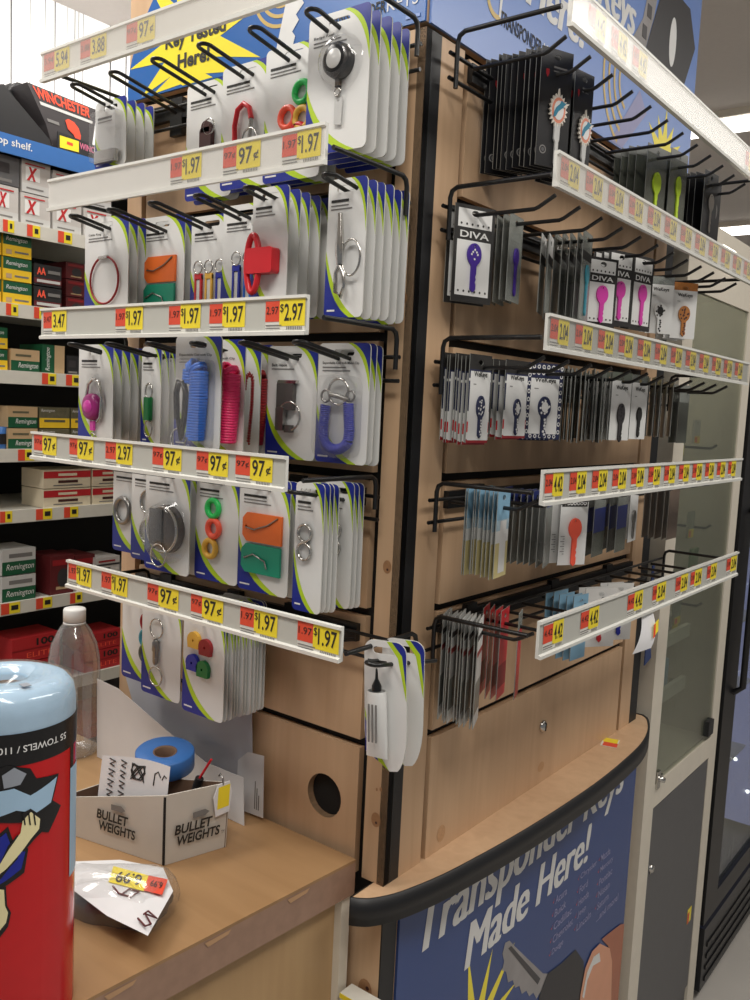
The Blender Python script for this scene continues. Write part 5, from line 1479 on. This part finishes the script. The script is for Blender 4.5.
abox('green and kraft ammunition box standing on end', 42, 65, sz, .086, d_remv, 'rem_green')
abox('dark ammunition box beside the purple reel card', 67, 82, sz, .06, d_dark, 'carton_black')
sz = 1.3778
for i, w_ in enumerate(('lower', 'upper')):
    abox('kraft and green ammunition box below the white lip, %s of two' % w_, 8, 38, sz + .063 * i, .062, d_remk, 'kraft')
    abox('camouflage and yellow ammunition box, %s of two' % w_, 39.5, 70, sz + .063 * i, .062, d_camo, 'camo')
    abox('camouflage and yellow ammunition box half hidden by the reel card, %s of two' % w_, 71, 98, sz + .063 * i, .062, d_camo, 'camo')
b = MB(); b.lathe([(.0001, .0), (.028, 0), (.03, .004), (.03, .064), (.0001, .066)], 'tape_blue', n=20); b.lathe([(.0304, .015), (.0304, .045)], 'carton_black', n=20)
p_ = on(0, XG - .045, -4, 427)
tag(b.build('blue_tin', None, (XG - .045, p_.y, 1.3778)), 'small round blue tin at the left frame edge beside the green boxes', 'tin')
sz = 1.2008
for i, w_ in enumerate(('lower', 'upper')):
    abox('cream ammunition box with a red band left of the reel card, %s of two' % w_, 43.6, 91, sz + .058 * i, .057, d_redw, 'cream')
    abox('cream ammunition box with a red band partly behind a hanging card, %s of two' % w_, 92.5, 125, sz + .058 * i, .057, d_redw, 'cream')
sz = .9308
for i, w_ in enumerate(('lower', 'upper')):
    abox('grey and green ammunition box on the shelf above the bottle, %s of two' % w_, 2, 36, sz + .079 * i, .077, d_reml, 'plastic_grey')
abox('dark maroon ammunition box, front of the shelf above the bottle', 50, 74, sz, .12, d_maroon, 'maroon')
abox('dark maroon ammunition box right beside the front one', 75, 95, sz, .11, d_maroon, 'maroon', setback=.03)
abox('white ammunition box with black bands, lower of two', 96, 120, sz, .048, d_white, 'carton_white')
abox('white ammunition box with black bands, upper of two', 96, 120, sz + .049, .05, d_white, 'carton_white')
sz = .6608
abox('bright red ammunition box marked 100, lower left behind the bottle', 12, 60, sz, .076, d_100, 'carton_red')
abox('bright red ammunition box marked 100, upper left behind the bottle', 12, 60, sz + .078, .076, d_100, 'carton_red')
abox('bright red ammunition box marked 100, lower right of the bottle', 84, 122, sz, .066, d_100, 'carton_red')
abox('bright red ammunition box marked 100, upper right of the bottle', 84, 122, sz + .067, .056, d_100, 'carton_red')
abox('red ammunition box low under the white lip right of the bottle', 88, 124, FZ + .52, .09, d_100, 'carton_red', setback=.05)

# target trays on the top shelf
TZ = 2.2262
tt = thing('target_carton', 'black shotgun target carton with red lettering on the top shelf', 'carton', (XG - .03, 0, 0), RZ)
def q_(px, py, st=.03):
    v = on(0, XG - st, px, py); return (v.y, max(v.z, TZ))
def ccw2(pl):
    a = sum(pl[i][0] * pl[(i + 1) % len(pl)][1] - pl[(i + 1) % len(pl)][0] * pl[i][1] for i in range(len(pl)))
    return pl if a > 0 else pl[::-1]
face = [q_(27, 82), q_(97, 110), q_(90, 162), q_(55, 154), q_(46, 124)]
b = MB(); b.prism(ccw2(face), 0, .085, 'carton_dark'); b.build('carton_body', tt)
def lerp2(u, v):
    tl, tr, br, bl = (Vector(q_(*p_)) for p_ in ((27, 82), (97, 110), (90, 162), (56, 152)))
    a = tl.lerp(tr, u); c = bl.lerp(br, u); r_ = a.lerp(c, v); return (r_.x, r_.y)
def warp_text(b, body, u0, u1, v0, v1, y, k, bold=0., shear=0.):
    vs, fs = glyph(body, shear, bold)
    x0 = min(a for a, _ in vs); x1 = max(a for a, _ in vs); z0 = min(c for _, c in vs); z1 = max(c for _, c in vs)
    out = []
    for a, c in vs:
        p_ = lerp2(u0 + (u1 - u0) * (a - x0) / (x1 - x0), v1 + (v0 - v1) * (c - z0) / (z1 - z0)); out.append((p_[0], y, p_[1]))
    b.add(out, fs, k)
b = MB(); warp_text(b, 'WINCHESTER', .06, .90, .02, .20, -.001, 'tag_red', .03); b.flat(ccw2([lerp2(.08, .24), lerp2(.95, .24), lerp2(.95, .29), lerp2(.08, .29)]), -.001, 'plastic_grey')
b.flat(ccw2([lerp2(.10, .48), lerp2(.32, .48), lerp2(.32, .53), lerp2(.10, .53)]), -.001, 'ink_grey'); b.build('lettering', tt)
b = MB()
b.flat(ccw2([lerp2(.46, .40), lerp2(.52, .36), lerp2(.62, .38), lerp2(.70, .46), lerp2(.74, .58), lerp2(.72, .68), lerp2(.80, .76), lerp2(.98, .99), lerp2(.62, .99), lerp2(.60, .84), lerp2(.64, .70), lerp2(.58, .60), lerp2(.48, .54)]), -.0014, 'tag_red')
b.flat(ccw2([lerp2(.36, .66), lerp2(.60, .70), lerp2(.99, .74), lerp2(.99, .77), lerp2(.60, .74), lerp2(.40, .71), lerp2(.44, .88), lerp2(.40, .88)]), -.0018, 'ink_grey')
b.build('printed_shooter', tt)
b = MB(); b.prism(ccw2([q_(55, 132), q_(92, 146), q_(91, 160), q_(55, 149)]), -.014, -.010, 'carton_black'); b.flat(ccw2([q_(57, 136), q_(76, 142), q_(76, 153), q_(57, 148)]), -.0145, 'yellow'); b.flat(ccw2([q_(64, 142), q_(70, 144), q_(70, 147), q_(64, 145)]), -.0148, 'tag_red')
vs, fs = glyph('WINC', 0, .03); x1 = max(a for a, _ in vs); z1 = max(c for _, c in vs)
b.add([(lambda p_: (p_.x, -.0146, p_.y))(Vector(q_(77, 149)).lerp(Vector(q_(91.5, 154)), a / x1) + (Vector(q_(77, 143)) - Vector(q_(77, 149))) * (c / z1)) for a, c in vs], fs, 'label_pink')
b.build('shelf_label', tt)
for st, pts, lab in ((.012, [(-12, 84), (4, 84), (14, 97), (50, 140), (52, 150), (-12, 138)], 'black cardboard tray with a long sloping side cut by the left frame edge'), (.118, [(8, 92), (17, 82), (24, 84), (46, 124), (54, 152), (8, 140)], 'black cardboard tray standing just behind the target carton'), (.155, [(2, 88), (10, 83), (15, 86), (40, 124), (48, 150), (2, 140)], 'black cardboard tray farthest back on the top shelf')):
    pl = ccw2([q_(*p_, st) for p_ in pts])
    b = MB(); x0 = min(p_[0] for p_ in pl); b.prism([(a - x0, c - TZ) for a, c in pl], 0, .014 if st < .1 else .03, 'carton_black')
    tag(b.build('cardboard_tray', None, (XG - st, x0, TZ), RZ), lab, 'carton', 'black cardboard trays on the top shelf')

# ------------------------------------------------------------------ card tucked beside the kiosk
b = MB(); b.prism([(.918, 1.02), (.955, 1.03), (.938, 1.09), (.932, 1.17), (.931, 1.24), (.918, 1.24)], -.006, -.004, 'sign_navy')
tag(b.build('folded_card', None, (.002, 0, 0), RZ), 'dark blue folded card tucked between kiosk corner strip and cabinet', 'card')

# ------------------------------------------------------------------ glass cabinet at the right
CX = 0.0
cb = thing('glass_display_cabinet', 'cream framed display cabinet with glass door and grey lower panel beside the kiosk', 'cabinet', (CX, 0, FZ), RZ)
cab = Vector((0, 0, -FZ))
CY0, CY1, CZT = .975, 1.515, 1.99
b = MB()
b.box(CY0, CY0 + .016, .0, .5, FZ, CZT, 'cab_cream'); b.box(CY1 - .016, CY1, 0, .5, FZ, CZT, 'cab_cream'); b.box(CY0, CY1, .49, .5, FZ, CZT, 'cab_back'); b.box(CY0 + .016, CY1 - .016, 0, .49, CZT - .016, CZT, 'cab_cream'); b.box(CY0 + .016, CY1 - .016, 0.012, .49, .66, .70, 'cab_cream')
spart(b, 'case', cb, cab)
def cpart(name, *boxes):
    b = MB()
    for bx_ in boxes: b.box(*bx_)
    return spart(b, name, cb, cab)
cpart('stile', (CY0, 1.04, -.012, 0, FZ, CZT, 'cab_cream')); cpart('stile', (1.455, CY1, -.012, 0, FZ, CZT, 'cab_cream'))
cpart('top_fascia', (1.04, 1.455, -.012, 0, 1.835, CZT, 'cab_cream')); cpart('bottom_rail', (1.04, 1.455, -.012, 0, .655, .712, 'cab_cream'))
gd = cpart('glass_door', (1.04, 1.455, -.008, -.004, .712, 1.835, 'glass'))
q = MB(); q.box(1.043, 1.063, -.016, -.008, .70, .742, 'chrome'); q.lathe([(.0001, .012), (.006, .012), (.007, 0)], 'chrome', (1.058, -.016, .722), axis='y'); q.box(1.063, 1.08, -.016, -.010, .718, .728, 'chrome'); q.build('door_lock', gd)
q = MB(); q.box(1.41, 1.452, -.018, -.003, .725, .765, 'carton_black'); q.build('hinge', gd)
pn_ = cpart('lower_panel', (1.035, 1.46, -.010, -.002, FZ + .1, .65, 'cab_grey'))
q = MB(); q.lathe([(.0001, .008), (.008, .008), (.009, 0)], 'chrome', (1.062, -.010, .50), axis='y'); q.box(1.055, 1.07, -.013, -.010, .488, .496, 'chrome'); q.build('lock', pn_)
q = MB(); q.box(1.395, 1.425, -.0108, -.010, .205, .245, 'yellow'); q.box(1.395, 1.408, -.0112, -.0106, .205, .235, 'tag_red'); q.build('price_sticker', pn_)
cpart('plinth', (CY0, CY1, -.004, .4, FZ, FZ + .1, 'cab_grey'))
for z in (.845, .99): cpart('inner_shelf', (CY0 + .02, 1.44, .075, .48, z, z + .008, 'glass'), (CY0 + .02, 1.44, .062, .075, z - .012, z + .022, 'shelf_white'))
def cabxy(px, py, d=.07):
    v = on(0, CX - d, px, py); return v.y, v.z
for px, py in ((709, 525), (715, 445), (700, 603)):
    y_, z_ = cabxy(px, py, .05)
    b = MB(); b.tube([(y_, .48, z_ - .01), (y_, .06, z_ - .01), (y_, .045, z_)], .0035, 'wire', 8); spart(b, 'rod', cb, cab)
GOODS = 'goods inside the glass cabinet'
def hanging(label, px, py, w, h, k, lab_k='yellow'):
    y_, z_ = cabxy(px, py)
    b = MB(); b.prism([(-w / 2, -h), (w / 2, -h), (w / 2, .01), (-w / 2, .01)], -.003, .003, k, [ell(0, .002, .005, n=10)])
    b.box(-w * .42, w * .42, -.0045, -.003, -h * .98, -h * .62, lab_k); b.box(-w * .42, -w * .05, -.005, -.0044, -h * .94, -h * .68, 'tag_red')
    tag(b.build('hanging_merchandise', None, (CX - .07, y_, z_), RZ), label, 'merchandise', GOODS)
hanging('small pale package with orange label hanging behind the glass door, upper middle', 697, 424, .045, .05, 'carton_white', 'rem_yellow')
hanging('yellow labelled package hanging at the left edge of the glass door', 682, 428, .04, .07, 'pouch', 'yellow')
hanging('greenish clear package with yellow label hanging above the lowest price rail', 691, 515, .045, .06, 'pouch', 'yellow')
hanging('green package just behind the lowest price rail inside the cabinet', 694, 552, .06, .05, 'leaf_green', 'leaf_green')
hanging('clear package with yellow label hanging under the lowest price rail', 677, 605, .05, .05, 'pouch', 'yellow')
def carton_in(label, px, z, w, h, k, extra=None):
    y_, _ = cabxy(px, 650, .10)
    b = MB(); b.rbox(-w / 2, w / 2, -.012, .02, 0, h, k, .006)
    if extra: b.box(-w * .35, w * .35, -.0135, -.012, h * .1, h * .6, extra)
    tag(b.build('boxed_merchandise', None, (CX - .10, y_, z), RZ), label, 'merchandise', GOODS)
carton_in('pale blue jar shaped carton on the lower cabinet shelf', 663, .8535, .05, .07, 'sky')
carton_in('white carton with yellow label on the upper cabinet shelf', 668, .9985, .06, .04, 'carton_white', 'yellow')
y_, z_ = cabxy(690, 748, .12)
b = MB(); b.rbox(-.03, .03, -.02, .02, 0, .012, 'kraft', .004); tag(b.build('boxed_merchandise', None, (CX - .15, 1.33, .7005), RZ), 'flat brown carton lying on the cabinet floor', 'merchandise', GOODS)

# ------------------------------------------------------------------ beverage cooler
cl_ = thing('beverage_cooler', 'tall black beverage cooler with lit glass door standing beyond the cabinet', 'cooler', (-.012, 0, FZ), RZ)
CY2, CY3 = 1.53, 2.35
def clp(name, par=None, *boxes):
    b = MB()
    for bx_ in boxes: b.box(*bx_)
    o = b.build(name, par or cl_); o.location = cab if par is None else (0, 0, 0); return o
clp('body', None, (CY2, CY2 + .03, 0, .7, FZ + .02, 1.95, 'cooler_black'), (CY3 - .03, CY3, 0, .7, FZ + .02, 1.95, 'cooler_black'), (CY2, CY3, .66, .7, FZ + .02, 1.95, 'cooler_black'), (CY2, CY3, 0, .7, 1.9, 1.95, 'cooler_black'), (CY2, CY3, 0, .7, FZ + .02, .12, 'cooler_black'))
clp('lit_interior', None, (CY2 + .06, CY3 - .06, .60, .62, .14, 1.88, 'cooler_inside'), (CY3 - .07, CY3 - .06, .02, .60, .14, 1.88, 'cooler_inside'))
dr = clp('door_frame', None, (CY2, CY2 + .115, -.03, -.004, .14, 1.95, 'cooler_black'), (CY3 - .10, CY3, -.03, -.004, .14, 1.95, 'cooler_black'), (CY2 + .115, CY3 - .10, -.03, -.004, 1.8, 1.95, 'cooler_black'), (CY2 + .115, CY3 - .10, -.03, -.004, .14, .2, 'cooler_black'))
clp('glass', dr, (CY2 + .115, CY3 - .10, -.02, -.014, .2, 1.8, 'glass'))
gr = clp('grille', None, (CY2 + .02, CY3 - .02, -.03, -.002, FZ + .03, .12, 'cooler_grille'))
b = MB()
for i in range(4): b.box(CY2 + .05, CY3 - .05, -.034, -.03, FZ + .05 + .035 * i, FZ + .062 + .035 * i, 'cooler_black')
b.build('louvres', gr)
for z in (.42, .66, .9, 1.15, 1.4): clp('wire_shelf', None, (CY2 + .06, CY3 - .06, .08, .58, z, z + .006, 'plastic_grey'))
b = MB()
for i in range(14):
    for j in range(3):
        yy, zz = CY2 + .2 + .17 * j, .26 + .105 * i + .03 * j
        b.lathe([(.0001, .004), (.007, .003), (.008, 0)], 'led', (yy, .60, zz), axis='y', n=8)
        b.lathe([(.0001, -.004), (.006, -.003), (.007, 0)], 'led', (CY3 - .07, .06 + .16 * j + .05 * (i % 3), zz), axis='x', n=8)
spart(b, 'light_dots', cl_, cab)
b = MB(); b.tube([(CY2 + .08, -.03, .8), (CY2 + .08, -.055, .82), (CY2 + .08, -.055, 1.3), (CY2 + .08, -.03, 1.32)], .009, 'cooler_black'); o = b.build('handle', dr)

# ------------------------------------------------------------------ light
def area(name, loc, size, power, rot=(0, 0, 0), col=(1, .96, .9), sy=None):
    l = bpy.data.lights.new(name, 'AREA'); l.energy = power; l.color = col; l.shape = 'RECTANGLE'; l.size = size; l.size_y = sy or size
    o = bpy.data.objects.new(name, l); COL.objects.link(o); o.location = loc; o.rotation_euler = rot
    return o
area('fluorescent_lamp', (.7, -.9, 2.75), 1.4, 27, sy=.3)
area('fluorescent_lamp', (-.9, -.8, 2.75), .4, 27, sy=1.6)
area('fluorescent_lamp', (1.2, .9, 2.75), .4, 27, sy=1.8)
area('fluorescent_lamp', (-1.5, .8, 2.80), .2, 22, rot=(0, math.radians(30), 0), sy=1.8)
area('fluorescent_lamp', (1.0, 2.7, 2.78), .25, 9, sy=2.2)
area('cabinet_fill', (-.12, 1.25, 1.96), .3, 1.0, sy=.1)  # added fill light without a fixture, brightens the cabinet interior
w = bpy.data.worlds.new('world'); SC.world = w; w.use_nodes = True
w.node_tree.nodes['Background'].inputs[0].default_value = (.95, .97, 1, 1)
w.node_tree.nodes['Background'].inputs[1].default_value = .24
SC.view_settings.view_transform = 'Standard'
SC.view_settings.look = 'None'
SC.view_settings.exposure = -.22
SC.cycles.use_denoising = True
SC.cycles.max_bounces = 6
SC.cycles.transparent_max_bounces = 16
SC.cycles.caustics_reflective = False
SC.cycles.caustics_refractive = False
